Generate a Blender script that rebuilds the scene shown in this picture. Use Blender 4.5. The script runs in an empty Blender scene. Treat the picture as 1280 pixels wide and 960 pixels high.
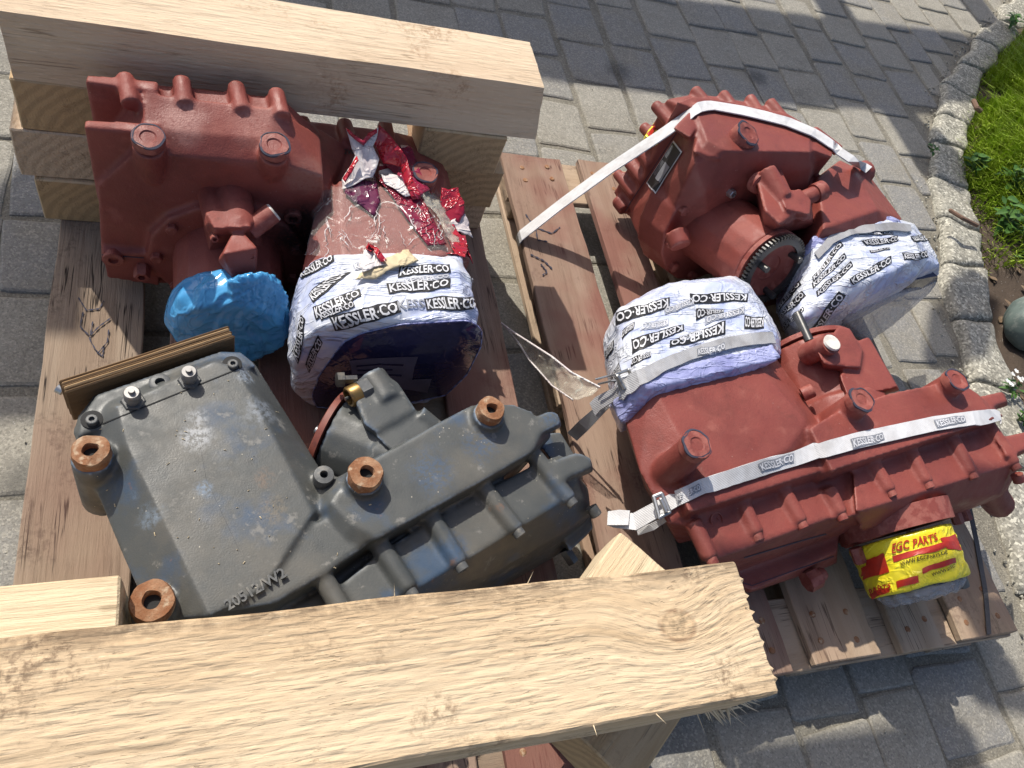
import bpy, bmesh, math, random
from mathutils import Vector, Matrix, noise as mn
from mathutils.bvhtree import BVHTree
random.seed(7)
S = bpy.context.scene
COL = S.collection

# ------------------------------------------------------------------ camera
RX = Vector((0.93453383, -0.00386294, 0.35585335))      # world axes in camera space (x right, y down, z forward)
RY = Vector((-0.18644335, -0.85704277, 0.48032964))
RZ = Vector((0.30312605, -0.51523079, -0.80165568))
EYE = Vector((0, 0, 1.6))
FOC = 960.0
cam = bpy.data.cameras.new("camera")
camo = bpy.data.objects.new("camera", cam)
COL.objects.link(camo)
cam.sensor_width = 36
cam.sensor_fit = 'HORIZONTAL'
cam.lens = FOC / 1280 * 36
cam.clip_start = 0.02
cam.clip_end = 500
camo.matrix_world = Matrix(((RX[0], -RX[1], -RX[2], 0), (RY[0], -RY[1], -RY[2], 0), (RZ[0], -RZ[1], -RZ[2], 1.6), (0, 0, 0, 1)))
S.camera = camo

# ------------------------------------------------------------------ light
SUN = Vector((0.42, -0.80, -1.0)).normalized()           # the way the sunlight travels
el = math.asin(-SUN.z)
az = math.atan2(-SUN.x, -SUN.y)                          # compass angle of the sun from +Y towards +X
W = bpy.data.worlds.new("World")
S.world = W
W.use_nodes = True
wn = W.node_tree
sky = wn.nodes.new('ShaderNodeTexSky')
sky.sky_type = 'NISHITA'
sky.sun_disc = False
sky.sun_elevation = el
sky.sun_rotation = az
sky.air_density = 0.8
sky.dust_density = 2.5
sky.ozone_density = 0.4
wn.links.new(sky.outputs[0], wn.nodes['Background'].inputs[0])
wn.nodes['Background'].inputs[1].default_value = 0.13
sl = bpy.data.lights.new("sun", 'SUN')
sl.energy = 4.0
sl.angle = math.radians(0.55)
sl.color = (1.0, 0.95, 0.86)
so = bpy.data.objects.new("sun", sl)
COL.objects.link(so)
so.rotation_euler = SUN.to_track_quat('-Z', 'Y').to_euler()
so.location = (-3, 6, 8)
S.view_settings.view_transform = 'Standard'
S.view_settings.look = 'None'
S.view_settings.exposure = 0.40
S.view_settings.gamma = 1.0

# ------------------------------------------------------------------ measuring helpers
def ray(px, py):
    r = Vector((px - 640, py - 480, FOC))
    return Vector((RX.dot(r), RY.dot(r), RZ.dot(r))).normalized()
def P(px, py, z):                                        # point of the place seen in the photo at px,py and known to lie at height z
    w = ray(px, py)
    return EYE + w * ((z - EYE.z) / w.z)
def PY(px, py, y):                                       # same, on an upright plane at depth y
    w = ray(px, py)
    return EYE + w * (y / w.y)
def pix(p):
    d = Vector(p) - EYE
    c = Vector((RX[0]*d.x+RY[0]*d.y+RZ[0]*d.z, RX[1]*d.x+RY[1]*d.y+RZ[1]*d.z, RX[2]*d.x+RY[2]*d.y+RZ[2]*d.z))
    return 640 + FOC*c.x/c.z, 480 + FOC*c.y/c.z

# ------------------------------------------------------------------ object helpers
ORG = {}
def empty(name, loc, label, cat, group=None):
    o = bpy.data.objects.new(name, None)
    COL.objects.link(o)
    o.location = loc
    o.empty_display_size = 0.05
    ORG[o.name] = Vector(loc)
    return tag(o, label, cat, group)
def tag(o, label=None, cat=None, group=None, kind=None):
    for k, v in (('label', label), ('category', cat), ('group', group), ('kind', kind)):
        if v: o[k] = v
    return o
def link(name, me, mat, parent=None, smooth=False):      # mesh data in world coordinates -> ONE object
    if isinstance(me, bmesh.types.BMesh):
        bm = me
        bmesh.ops.recalc_face_normals(bm, faces=bm.faces[:])
        me = bpy.data.meshes.new(name)
        bm.to_mesh(me); bm.free()
    o = bpy.data.objects.new(name, me)
    COL.objects.link(o)
    if parent is not None:
        org = ORG[parent.name]; o.parent = parent
    else:
        vs = [v.co for v in me.vertices]
        org = Vector((sum(v.x for v in vs)/len(vs), sum(v.y for v in vs)/len(vs), min(v.z for v in vs)))
        o.location = org
    ORG[o.name] = org.copy()
    me.transform(Matrix.Translation(-org))
    for m in (mat if isinstance(mat, (list, tuple)) else [mat]): me.materials.append(m)
    if smooth:
        for p in me.polygons: p.use_smooth = True
    return o
def autosmooth(o, ang=40):
    me = o.data
    for p in me.polygons: p.use_smooth = True
    bm = bmesh.new(); bm.from_mesh(me)
    for e in bm.edges:
        if len(e.link_faces) == 2 and e.calc_face_angle(0) > math.radians(ang): e.smooth = False
    bm.to_mesh(me); bm.free()
    return o
def hull(pts, bm=None):
    bm = bm or bmesh.new()
    vs = [bm.verts.new(p) for p in pts]
    r = bmesh.ops.convex_hull(bm, input=vs)
    junk = [g for g in r['geom_interior'] if isinstance(g, bmesh.types.BMVert)]
    if junk: bmesh.ops.delete(bm, geom=junk, context='VERTS')
    return bm
def frame(ax):
    ax = Vector(ax).normalized()
    u = ax.cross(Vector((0, 0, 1)))
    if u.length < 1e-3: u = Vector((1, 0, 0))
    u.normalize()
    return ax, u, ax.cross(u).normalized()
def lathe(bm, p, ax, prof, n=20, sq=None):               # prof: (distance along axis, radius)
    ax, u, v = frame(ax); p = Vector(p)
    rings = []
    for d, r in prof:
        if r <= 1e-6: rings.append([bm.verts.new(p + ax*d)]); continue
        ring = []
        for i in range(n):
            a = 2*math.pi*i/n
            ring.append(bm.verts.new(p + ax*d + (u*math.cos(a) + v*math.sin(a))*r))
        rings.append(ring)
    for a, b in zip(rings, rings[1:]):
        if len(a) == 1 and len(b) == 1: continue
        for i in range(n):
            j = (i+1) % n
            if len(a) == 1: bm.faces.new((a[0], b[j], b[i]))
            elif len(b) == 1: bm.faces.new((a[i], a[j], b[0]))
            else: bm.faces.new((a[i], a[j], b[j], b[i]))
    return bm
def rod(bm, a, b, r0, r1=None, n=16):
    a = Vector(a); b = Vector(b); L = (b-a).length
    r1 = r0 if r1 is None else r1
    return lathe(bm, a, b-a, [(0, 0), (0, r0), (L, r1), (L, 0)], n)
def domed(bm, a, b, r, n=16, r0=None):                   # rod with a rounded tip
    a = Vector(a); b = Vector(b); L = (b-a).length
    return lathe(bm, a, b-a, [(0, 0), (0, r0 or r), (L-r*.45, r), (L-r*.15, r*.8), (L, r*.35), (L, 0)], n)
def jitter(me, amp, sc, seed=0, smooth=True):
    me.update()
    co = [v.co.copy() for v in me.vertices]
    nr = [v.normal.copy() for v in me.vertices]
    for i, v in enumerate(me.vertices):
        q = co[i]*sc + Vector((seed, seed*1.7, 0))
        v.co = co[i] + nr[i]*(mn.noise(q)*amp)
def fuse(bms, voxel=.006, smooth=3, amp=.0012, sc=14.0, seed=0, factor=.5):      # union of solids with cast-iron fillets
    bm = bmesh.new()
    for b in bms:
        bmesh.ops.recalc_face_normals(b, faces=b.faces[:])
        t = bpy.data.meshes.new("t"); b.to_mesh(t); b.free()
        bm.from_mesh(t); bpy.data.meshes.remove(t)
    me = bpy.data.meshes.new("t"); bm.to_mesh(me); bm.free()
    o = bpy.data.objects.new("t", me); COL.objects.link(o)
    r = o.modifiers.new("r", 'REMESH'); r.mode = 'VOXEL'; r.voxel_size = voxel
    s = o.modifiers.new("s", 'SMOOTH'); s.factor = factor; s.iterations = smooth
    dg = bpy.context.evaluated_depsgraph_get(); dg.update()
    out = bpy.data.meshes.new_from_object(o.evaluated_get(dg))
    bpy.data.objects.remove(o); bpy.data.meshes.remove(me)
    if amp: jitter(out, amp, sc, seed)
    return out
def bvh_of(o):
    org = ORG[o.name]
    return BVHTree.FromPolygons([v.co + org for v in o.data.vertices], [tuple(p.vertices) for p in o.data.polygons])
def cast(bv, px, py, off=.0, z=None):
    h = bv.ray_cast(EYE, ray(px, py))
    if h[0] is None: return P(px, py, z) if z is not None else None
    n = h[1] if h[1].dot(ray(px, py)) < 0 else -h[1]
    return h[0] + n*off
def ribbon(bm, A, B, th=.003):                           # strip between two edge polylines, with thickness
    A = [Vector(a) for a in A]; B = [Vector(b) for b in B]
    rows = []
    for i in range(len(A)):
        t = (A[min(i+1, len(A)-1)] - A[max(i-1, 0)])
        n = t.cross(B[i]-A[i])
        if n.length < 1e-9: n = Vector((0, 0, 1))
        n.normalize()
        if n.dot(EYE - A[i]) < 0: n = -n
        rows.append([bm.verts.new(A[i]+n*th), bm.verts.new(B[i]+n*th), bm.verts.new(B[i]), bm.verts.new(A[i])])
    for a, b in zip(rows, rows[1:]):
        for k in range(4): bm.faces.new((a[k], a[(k+1) % 4], b[(k+1) % 4], b[k]))
    bm.faces.new(rows[0]); bm.faces.new(rows[-1][::-1])
    return bm
def lerp2(pl, t):                                        # point on a 2-D polyline at fraction t
    L = [0]
    for a, b in zip(pl, pl[1:]): L.append(L[-1] + math.dist(a, b))
    d = t*L[-1]
    for i in range(len(pl)-1):
        if d <= L[i+1] or i == len(pl)-2:
            k = (d-L[i])/max(1e-9, L[i+1]-L[i])
            return tuple(pl[i][j] + (pl[i+1][j]-pl[i][j])*k for j in range(len(pl[0])))

# ------------------------------------------------------------------ materials
class M:
    def __init__(s, name, rough=.6, spec=.5):
        s.m = bpy.data.materials.new(name); s.m.use_nodes = True
        s.t = s.m.node_tree; s.b = s.t.nodes['Principled BSDF']
        s.b.inputs['Roughness'].default_value = rough
        s.b.inputs['Specular IOR Level'].default_value = spec
        s.tc = s.n('ShaderNodeTexCoord')
    def n(s, k, **kw):
        x = s.t.nodes.new(k)
        for a, v in kw.items(): setattr(x, a, v)
        return x
    def set(s, inp, v):
        if isinstance(v, bpy.types.NodeSocket): s.t.links.new(v, inp)
        elif v is not None: inp.default_value = v
    def vec(s, src='Object', scale=(1, 1, 1), rnd=False):
        mp = s.n('ShaderNodeMapping'); mp.inputs['Scale'].default_value = scale
        s.t.links.new(s.tc.outputs[src], mp.inputs['Vector'])
        if rnd:
            oi = s.n('ShaderNodeObjectInfo'); mu = s.n('ShaderNodeMath', operation='MULTIPLY'); mu.inputs[1].default_value = 37.0
            s.t.links.new(oi.outputs['Random'], mu.inputs[0]); cb = s.n('ShaderNodeCombineXYZ')
            for k in range(3): s.t.links.new(mu.outputs[0], cb.inputs[k])
            s.t.links.new(cb.outputs[0], mp.inputs['Location'])
        return mp.outputs[0]
    def noise(s, scale=5, detail=4, rough=.55, vec=None, dist=0):
        x = s.n('ShaderNodeTexNoise'); x.inputs['Scale'].default_value = scale; x.inputs['Detail'].default_value = detail
        x.inputs['Roughness'].default_value = rough; x.inputs['Distortion'].default_value = dist
        s.set(x.inputs['Vector'], vec if vec is not None else s.tc.outputs['Object'])
        return x.outputs['Fac']
    def voro(s, scale=5, vec=None, feature='F1'):
        x = s.n('ShaderNodeTexVoronoi', feature=feature); x.inputs['Scale'].default_value = scale
        s.set(x.inputs['Vector'], vec if vec is not None else s.tc.outputs['Object'])
        return x.outputs['Distance']
    def ramp(s, fac, lo, hi, a=0., b=1.):                # smooth step from lo..hi to a..b
        x = s.n('ShaderNodeMapRange', interpolation_type='SMOOTHSTEP')
        x.inputs['From Min'].default_value = lo; x.inputs['From Max'].default_value = hi
        x.inputs['To Min'].default_value = a; x.inputs['To Max'].default_value = b
        s.set(x.inputs['Value'], fac)
        return x.outputs['Result']
    def mix(s, fac, a, b):
        x = s.n('ShaderNodeMix', data_type='RGBA')
        s.set(x.inputs[0], fac)
        s.set(x.inputs[6], a if isinstance(a, bpy.types.NodeSocket) else (*a, 1)); s.set(x.inputs[7], b if isinstance(b, bpy.types.NodeSocket) else (*b, 1))
        return x.outputs[2]
    def math(s, op, a, b=None):
        x = s.n('ShaderNodeMath', operation=op); s.set(x.inputs[0], a); s.set(x.inputs[1], b)
        return x.outputs[0]
    def color(s, c): s.set(s.b.inputs['Base Color'], c if isinstance(c, bpy.types.NodeSocket) else (*c, 1))
    def rough(s, r): s.set(s.b.inputs['Roughness'], r)
    def bump(s, h, strength=.4, dist=.004, prev=None):
        x = s.n('ShaderNodeBump'); x.inputs['Strength'].default_value = strength; x.inputs['Distance'].default_value = dist
        s.set(x.inputs['Height'], h)
        if prev: s.t.links.new(prev, x.inputs['Normal'])
        s.t.links.new(x.outputs[0], s.b.inputs['Normal'])
        return x.outputs[0]
    def point(s):
        return s.n('ShaderNodeNewGeometry').outputs['Pointiness']

def mat_paint(name, base, dark, pale, rough=.5, spots=()):
    m = M(name, rough)
    big = m.noise(4, 4); mid = m.noise(23, 5); fine = m.noise(160, 3)
    c = m.mix(m.ramp(big, .35, .7), base, dark)
    c = m.mix(m.ramp(mid, .58, .78, 0, .55), c, pale)
    chips = m.math('MULTIPLY', m.ramp(m.point(), .515, .57), m.ramp(m.noise(45, 4), .44, .58))
    c = m.mix(m.math('MULTIPLY', chips, .75), c, pale)
    run = m.noise(1.0, 4, .6, m.vec('Object', (30, 30, 4)))
    c = m.mix(m.math('MULTIPLY', m.ramp(run, .60, .74), m.ramp(m.noise(6, 3), .45, .6, 0, .6)), c, tuple(x*.5 for x in base))
    dirt = m.math('MULTIPLY', m.ramp(m.noise(9, 6, .7), .50, .72), .6)
    c = m.mix(dirt, c, tuple(x*.55 for x in base))
    sp = m.ramp(m.voro(75), .10, .05)
    c = m.mix(m.math('MULTIPLY', sp, m.ramp(m.noise(11, 2), .52, .66, 0, .5)), c, (.45, .33, .27))
    for (sx_, sy_, sz_, sr, sc_, sa) in spots:           # dark patch, scuffs and chalky wear at places of their own
        d = m.n('ShaderNodeVectorMath', operation='DISTANCE'); m.t.links.new(m.tc.outputs['Object'], d.inputs[0]); d.inputs[1].default_value = (sx_, sy_, sz_)
        k = m.math('MULTIPLY', m.ramp(m.math('ADD', d.outputs['Value'], m.math('MULTIPLY', m.noise(30, 5, .7), sr)), sr*1.6, sr*.9), sa)
        c = m.mix(m.math('MULTIPLY', k, m.ramp(m.noise(140, 3, .6), .3, .5, .35, 1)), c, sc_)
    m.color(c)
    m.rough(m.ramp(mid, .3, .7, rough-.10, rough+.18))
    b = m.bump(m.noise(330, 3, .7), .42, .0018)
    b = m.bump(m.noise(120, 3), .20, .002, b)
    m.bump(m.noise(38, 3), .16, .004, b)
    m.b.inputs['Specular IOR Level'].default_value = .38
    return m.m
def mat_grey(name):
    m = M(name, .5)
    base, blue, dust = (.058, .062, .060), (.036, .064, .108), (.105, .097, .08)
    c = m.mix(m.ramp(m.noise(7, 5, .6), .52, .66), base, blue)
    c = m.mix(m.ramp(m.noise(5.5, 6, .65), .42, .68, 0, .75), c, dust)
    c = m.mix(m.ramp(m.noise(30, 4, .7), .60, .72, 0, .6), c, (.21, .2, .18))
    wear = m.math('MULTIPLY', m.ramp(m.point(), .515, .58), m.ramp(m.noise(22, 4), .38, .62))
    c = m.mix(m.math('MULTIPLY', wear, .8), c, (.19, .25, .33))
    sp = m.math('MULTIPLY', m.ramp(m.voro(95), .13, .06), m.ramp(m.noise(17, 2), .56, .66))
    c = m.mix(sp, c, (.42, .38, .3))
    c = m.mix(m.ramp(m.noise(14, 4, .7), .66, .74, 0, .6), c, (.17, .09, .05))
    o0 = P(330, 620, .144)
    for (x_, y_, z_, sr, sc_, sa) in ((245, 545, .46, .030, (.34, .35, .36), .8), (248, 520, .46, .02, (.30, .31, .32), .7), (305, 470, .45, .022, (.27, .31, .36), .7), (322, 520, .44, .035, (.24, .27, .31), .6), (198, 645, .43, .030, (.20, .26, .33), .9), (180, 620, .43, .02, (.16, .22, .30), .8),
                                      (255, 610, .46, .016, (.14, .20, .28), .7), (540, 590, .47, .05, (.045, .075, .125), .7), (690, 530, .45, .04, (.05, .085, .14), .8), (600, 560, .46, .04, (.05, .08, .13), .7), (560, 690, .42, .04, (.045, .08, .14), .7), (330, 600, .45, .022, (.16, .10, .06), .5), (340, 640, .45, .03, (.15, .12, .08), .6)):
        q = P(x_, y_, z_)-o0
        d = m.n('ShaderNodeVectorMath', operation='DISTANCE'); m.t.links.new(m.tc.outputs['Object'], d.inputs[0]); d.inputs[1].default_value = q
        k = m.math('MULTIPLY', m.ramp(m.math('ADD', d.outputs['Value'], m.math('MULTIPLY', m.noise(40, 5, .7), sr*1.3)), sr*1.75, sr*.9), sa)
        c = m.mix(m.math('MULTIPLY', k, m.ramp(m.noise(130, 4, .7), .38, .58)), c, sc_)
    m.color(c)
    m.rough(m.ramp(m.noise(30, 4), .3, .7, .38, .62))
    b = m.bump(m.noise(340, 3, .7), .22, .0014)
    m.bump(m.noise(45, 4), .07, .004, b)
    return m.m
def mat_wood(name, pale, tan, dark, grain=1.0, rough=.75, dirt=.3, dirtc=(.14, .09, .055), sawn=.6, stain=None, knots=(), edge=None, cracks=.5, wob=.8, flecks=0.):
    m = M(name, rough, .25)
    v = m.vec('Object', (1, 1, 1), True)
    vs = m.n('ShaderNodeMapping'); vs.inputs['Scale'].default_value = (2.2*grain, 34*grain, 34*grain)
    src = v
    ringm = None
    for (kx, ky, kr) in knots:                           # the fibres part around each knot
        d = m.n('ShaderNodeVectorMath', operation='DISTANCE'); mp = m.n('ShaderNodeMapping'); mp.inputs['Scale'].default_value = (.75, 1, 0)
        m.t.links.new(m.tc.outputs['Object'], mp.inputs['Vector']); m.t.links.new(mp.outputs[0], d.inputs[0]); d.inputs[1].default_value = (kx*.75, ky, 0)
        k = d.outputs['Value']
        bulge = m.ramp(k, 0, kr*5, .035, 0)
        cb = m.n('ShaderNodeCombineXYZ'); m.set(cb.inputs[1], bulge)
        ad = m.n('ShaderNodeVectorMath', operation='ADD'); m.t.links.new(src, ad.inputs[0]); m.t.links.new(cb.outputs[0], ad.inputs[1]); src = ad.outputs[0]
        f = m.ramp(k, kr, kr*.86); rim = m.math('MULTIPLY', m.ramp(k, kr*1.2, kr), m.ramp(k, kr*.75, kr*.95))
        ringm = (f, rim, k) if ringm is None else (m.math('MAXIMUM', ringm[0], f), m.math('MAXIMUM', ringm[1], rim), k)
    m.t.links.new(src, vs.inputs['Vector'])
    g = m.noise(1.0, 7, .62, vs.outputs[0], wob)
    v2 = m.n('ShaderNodeMapping'); v2.inputs['Scale'].default_value = (7*grain, 120*grain, 120*grain); m.t.links.new(src, v2.inputs['Vector'])
    fib = m.noise(1.0, 5, .7, v2.outputs[0], .3)
    v3 = m.n('ShaderNodeMapping'); v3.inputs['Scale'].default_value = (.9, 11*grain, 11*grain); m.t.links.new(src, v3.inputs['Vector'])
    band = m.noise(1.0, 3, .5, v3.outputs[0], wob)
    # end grain rings on the sawn-off ends
    sx = m.n('ShaderNodeSeparateXYZ'); m.t.links.new(m.tc.outputs['Normal'], sx.inputs[0])
    endf = m.ramp(m.math('ABSOLUTE', sx.outputs[0]), .75, .85)
    wv = m.n('ShaderNodeTexWave', wave_type='RINGS', rings_direction='X'); wv.inputs['Scale'].default_value = 15; wv.inputs['Distortion'].default_value = 5; wv.inputs['Detail'].default_value = 3
    mp = m.n('ShaderNodeMapping'); mp.inputs['Location'].default_value = (0, .09, .11); m.t.links.new(m.tc.outputs['Object'], mp.inputs['Vector']); m.t.links.new(mp.outputs[0], wv.inputs['Vector'])
    c = m.mix(m.ramp(band, .35, .68), pale, tan)
    c = m.mix(m.ramp(g, .52, .72, 0, .75), c, tuple(x*.72 for x in tan))
    c = m.mix(m.ramp(fib, .60, .78, 0, .5), c, dark)
    ce = m.mix(m.ramp(wv.outputs['Fac'], .2, .9), tan, tuple(x*.82 for x in tan))
    c = m.mix(endf, c, ce)
    if cracks:
        v4 = m.n('ShaderNodeMapping'); v4.inputs['Scale'].default_value = (1.6, 60, 60); m.t.links.new(src, v4.inputs['Vector'])
        cr = m.noise(1.0, 3, .5, v4.outputs[0], .5)
        crm = m.math('MULTIPLY', m.ramp(m.math('ABSOLUTE', m.math('SUBTRACT', cr, .5)), .022, .004), m.math('MULTIPLY', m.ramp(m.noise(9, 2, .5, v), .52, .62), cracks))
        c = m.mix(crm, c, tuple(x*.35 for x in dark))
    if flecks:                                           # short torn-fibre checks left by the saw
        v5 = m.n('ShaderNodeMapping'); v5.inputs['Scale'].default_value = (34, 300, 300); m.t.links.new(src, v5.inputs['Vector'])
        fk = m.noise(1.0, 3, .55, v5.outputs[0], .4)
        v6 = m.n('ShaderNodeMapping'); v6.inputs['Scale'].default_value = (17, 120, 120); m.t.links.new(src, v6.inputs['Vector'])
        wrp = m.n('ShaderNodeVectorMath', operation='ADD'); nz = m.n('ShaderNodeTexNoise'); nz.inputs['Scale'].default_value = 1.3; m.t.links.new(v6.outputs[0], nz.inputs['Vector'])
        m.t.links.new(v6.outputs[0], wrp.inputs[0]); m.t.links.new(nz.outputs['Color'], wrp.inputs[1])
        flake = m.voro(1.0, wrp.outputs[0])
        fkm = m.math('MULTIPLY', m.ramp(fk, .60, .66), m.ramp(m.noise(7, 4, .6, v), .40, .62))
        c = m.mix(m.math('MULTIPLY', fkm, flecks), c, tuple(x*.55 for x in dark))
        c = m.mix(m.math('MULTIPLY', m.ramp(fk, .40, .33), .5), c, tuple(min(.86, x*1.18) for x in pale))
    if dirt:
        dm = m.math('MULTIPLY', m.ramp(m.noise(6, 7, .7, v), .51, .66), m.ramp(m.noise(95, 4, .7, v), .42, .62))
        c = m.mix(m.math('MULTIPLY', dm, dirt), c, dirtc)
    if edge:                                             # a mouldy bark-side edge along one long side
        sy = m.n('ShaderNodeSeparateXYZ'); m.t.links.new(m.tc.outputs['Object'], sy.inputs[0])
        em = m.math('MULTIPLY', m.ramp(sy.outputs[1], edge[0], edge[1]), m.ramp(m.noise(11, 7, .75, v), .40, .56))
        c = m.mix(m.math('MULTIPLY', em, .85), c, (.15, .10, .06))
    if stain:
        c = m.mix(m.ramp(m.noise(stain[1], 4, .6, v), stain[2], stain[3], stain[4], stain[5]), c, stain[0])
    if ringm:
        rv = m.n('ShaderNodeTexWave', wave_type='RINGS'); rv.inputs['Scale'].default_value = 40; rv.inputs['Distortion'].default_value = 1
        c = m.mix(ringm[0], c, m.mix(m.ramp(m.noise(90, 3, .6, v), .4, .6), tuple(x*.75 for x in tan), tuple(x*1.05 for x in tan)))
        c = m.mix(m.math('MULTIPLY', ringm[1], m.ramp(m.noise(60, 3), .3, .6, .15, .7)), c, (.25, .15, .085))
    m.color(c)
    h = m.math('ADD', m.math('MULTIPLY', g, .8), m.math('MULTIPLY', fib, .7))
    if flecks: h = m.math('SUBTRACT', m.math('ADD', m.math('MULTIPLY', h, .7), m.math('MULTIPLY', m.ramp(flake, .1, .75, 1, 0), .45)), m.math('MULTIPLY', fkm, .8))
    b = m.bump(h, sawn, .006)
    m.bump(m.noise(300, 2, .6, v), .15, .002, b)
    return m.m
def mat_plain(name, c, rough=.5, metal=0., spot=None, bump=0., bs=120, spec=.5):
    m = M(name, rough, spec)
    m.b.inputs['Metallic'].default_value = metal
    col = m.mix(m.ramp(m.noise(18, 5, .65), .35, .7), c, tuple(x*.72 for x in c))
    if spot: col = m.mix(m.ramp(m.noise(40, 4, .7), .5, .68), col, spot)
    m.color(col)
    if bump: m.bump(m.noise(bs, 4, .6), bump, .004)
    return m.m
def mat_rust(name):
    m = M(name, .85, .2)
    c = m.mix(m.ramp(m.noise(35, 5, .7), .35, .65), (.22, .095, .045), (.31, .18, .105))
    c = m.mix(m.ramp(m.noise(70, 3), .55, .7), c, (.42, .31, .21))
    m.color(c); m.bump(m.noise(180, 4), .5, .004)
    return m.m
def mat_stone(name, cols, speck=.5, bump=.6, rough=.9, fine=230, agg=0., cell=150):
    m = M(name, rough, .25)
    oi = m.n('ShaderNodeObjectInfo')
    v = m.vec('Object', (1, 1, 1), True)
    c = m.mix(m.ramp(oi.outputs['Random'], 0, 1), cols[0], cols[1])
    c = m.mix(m.ramp(m.noise(5, 5, .6, v), .4, .7, 0, .8), c, cols[2])
    c = m.mix(m.ramp(m.noise(fine, 3, .6, v), .53, .68, 0, speck), c, tuple(x*.45 for x in cols[0]))
    c = m.mix(m.math('MULTIPLY', m.ramp(m.voro(120, v), .17, .08), m.ramp(m.noise(33, 2, .5, v), .5, .62, 0, speck)), c, (.62, .6, .56))
    c = m.mix(m.ramp(m.noise(3.2, 4, .6, v), .62, .76, 0, .55), c, tuple(x*.5 for x in cols[2]))
    if agg:                                              # grains of the aggregate, each its own tone
        vo = m.n('ShaderNodeTexVoronoi'); vo.inputs['Scale'].default_value = cell; m.t.links.new(v, vo.inputs['Vector'])
        sc = m.n('ShaderNodeSeparateColor'); m.t.links.new(vo.outputs['Color'], sc.inputs[0])
        c = m.mix(m.ramp(sc.outputs[0], .55, .95, 0, agg), c, tuple(min(.8, x*1.7) for x in cols[0]))
        c = m.mix(m.ramp(sc.outputs[1], .60, .95, 0, agg), c, tuple(x*.42 for x in cols[0]))
    m.color(c)
    b = m.bump(m.noise(fine, 3, .7, v), bump, .003)
    m.bump(m.noise(26, 5, .6, v), .5, .008, b)
    return m.m
def mat_film(name, c, tint, rough=.3, alpha=1., bumps=.5, band=(12, 12, 12)):
    m = M(name, rough, .5)
    col = m.mix(m.ramp(m.noise(7, 4, .6, None, 1.0), .42, .66), c, tint)
    col = m.mix(m.ramp(m.noise(30, 3, .6, None, 1.5), .62, .72, 0, .5), col, tuple(x*.55 for x in tint))
    m.color(col)
    bn = m.noise(1.0, 4, .55, m.vec('Object', band), .7)  # overlapping wraps of film: ridges across the winding direction
    b = m.bump(m.ramp(m.math('ABSOLUTE', m.math('SUBTRACT', bn, .5)), 0, .055, 1, 0), bumps, .006)
    w1 = m.math('ABSOLUTE', m.math('SUBTRACT', m.noise(15, 2, .5, None, .8), .5))
    b = m.bump(m.ramp(w1, 0, .05, 1, 0), bumps*.55, .005, b)
    m.bump(m.noise(55, 3, .55, None, .6), bumps*.3, .003, b)
    m.color(m.mix(m.ramp(bn, .50, .62, 0, .55), col, tint))
    if alpha < 1:
        m.b.inputs['Alpha'].default_value = alpha
    return m.m
def mat_clear(name, c=(.75, .75, .8), alpha=.3, streak=.45, rough=.12):
    m = M(name, rough, .6)
    st = m.ramp(m.noise(26, 4, .6, None, 2.5), .60, .68)
    a = m.math('ADD', m.math('MULTIPLY', st, streak), alpha)
    m.color(c); m.set(m.b.inputs['Alpha'], a)
    m.bump(m.noise(35, 4, .6, None, 1.8), .6, .008)
    return m.m

RC = ((.235, .057, .043), (.165, .038, .030), (.31, .105, .08))
RED = mat_paint("red_oxide_paint", *RC)
RED1 = mat_paint("patchy_red_oxide_paint", *RC, .5, ((.06, -.03, .22, .085, (.012, .009, .009), .9), (-.16, .02, .41, .05, (.45, .24, .20), .55), (-.03, .03, .41, .06, (.40, .19, .155), .5), (.06, -.03, .36, .05, (.34, .22, .17), .3)))  # first spot: near-black patch on the front beside the valve
GREY = mat_grey("weathered_grey_blue_paint")
RUST = mat_rust("rust")
BEAM = mat_wood("rough_sawn_timber", (.585, .455, .30), (.49, .355, .215), (.36, .235, .135), 1.0, .8, .75, sawn=.55, knots=((.386, .013, .021),), edge=(.06, .10), wob=.2, flecks=.34, cracks=.2)
BEAM2 = mat_wood("sawn_timber", (.60, .475, .335), (.52, .39, .265), (.36, .23, .12), .9, .8, .6, (.26, .14, .07), sawn=.4, wob=.3, flecks=.25)
BLOCK = mat_wood("block_timber", (.60, .45, .28), (.47, .32, .17), (.25, .15, .07), 1.1, .8, .3, sawn=.6)
PALE = mat_wood("fresh_cut_timber", (.64, .52, .35), (.58, .45, .29), (.5, .36, .2), 1.3, .8, .1, sawn=.7)
DECK = mat_wood("weathered_pallet_board", (.31, .24, .175), (.235, .17, .12), (.085, .06, .045), 1.0, .85, .6, (.07, .045, .035), sawn=.7, stain=((.17, .085, .065), 1.6, .5, .66, 0., .35), cracks=1.)
DECKT = mat_wood("tan_pallet_board", (.42, .32, .23), (.34, .245, .165), (.15, .095, .06), 1.0, .85, .5, (.09, .06, .04), sawn=.5, stain=((.26, .14, .10), 1.8, .5, .66, .0, .4), cracks=.8)
DECKR = mat_wood("red_stained_pallet_board", (.30, .215, .16), (.24, .16, .115), (.10, .065, .05), 1.0, .85, .5, (.09, .05, .04), sawn=.5, stain=((.19, .07, .055), 1.8, .42, .60, .05, .75), cracks=.8)
PLY = mat_wood("plywood_edge", (.44, .30, .16), (.33, .21, .105), (.10, .06, .03), 2.2, .8, .3, sawn=.6)
PLYD = mat_wood('dark_ply', (.20, .125, .065), (.13, .08, .04), (.05, .03, .02), 2.2, .85, .4, sawn=.6)
STEEL = mat_plain("bright_zinc", (.55, .55, .54), .35, .9, (.3, .28, .25))
DSTEEL = mat_plain("dark_steel", (.10, .10, .10), .38, .75, (.13, .12, .1))
GREYP = mat_plain("grey_fitting_paint", (.085, .088, .088), .5, 0, (.16, .15, .13), .2)
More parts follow.
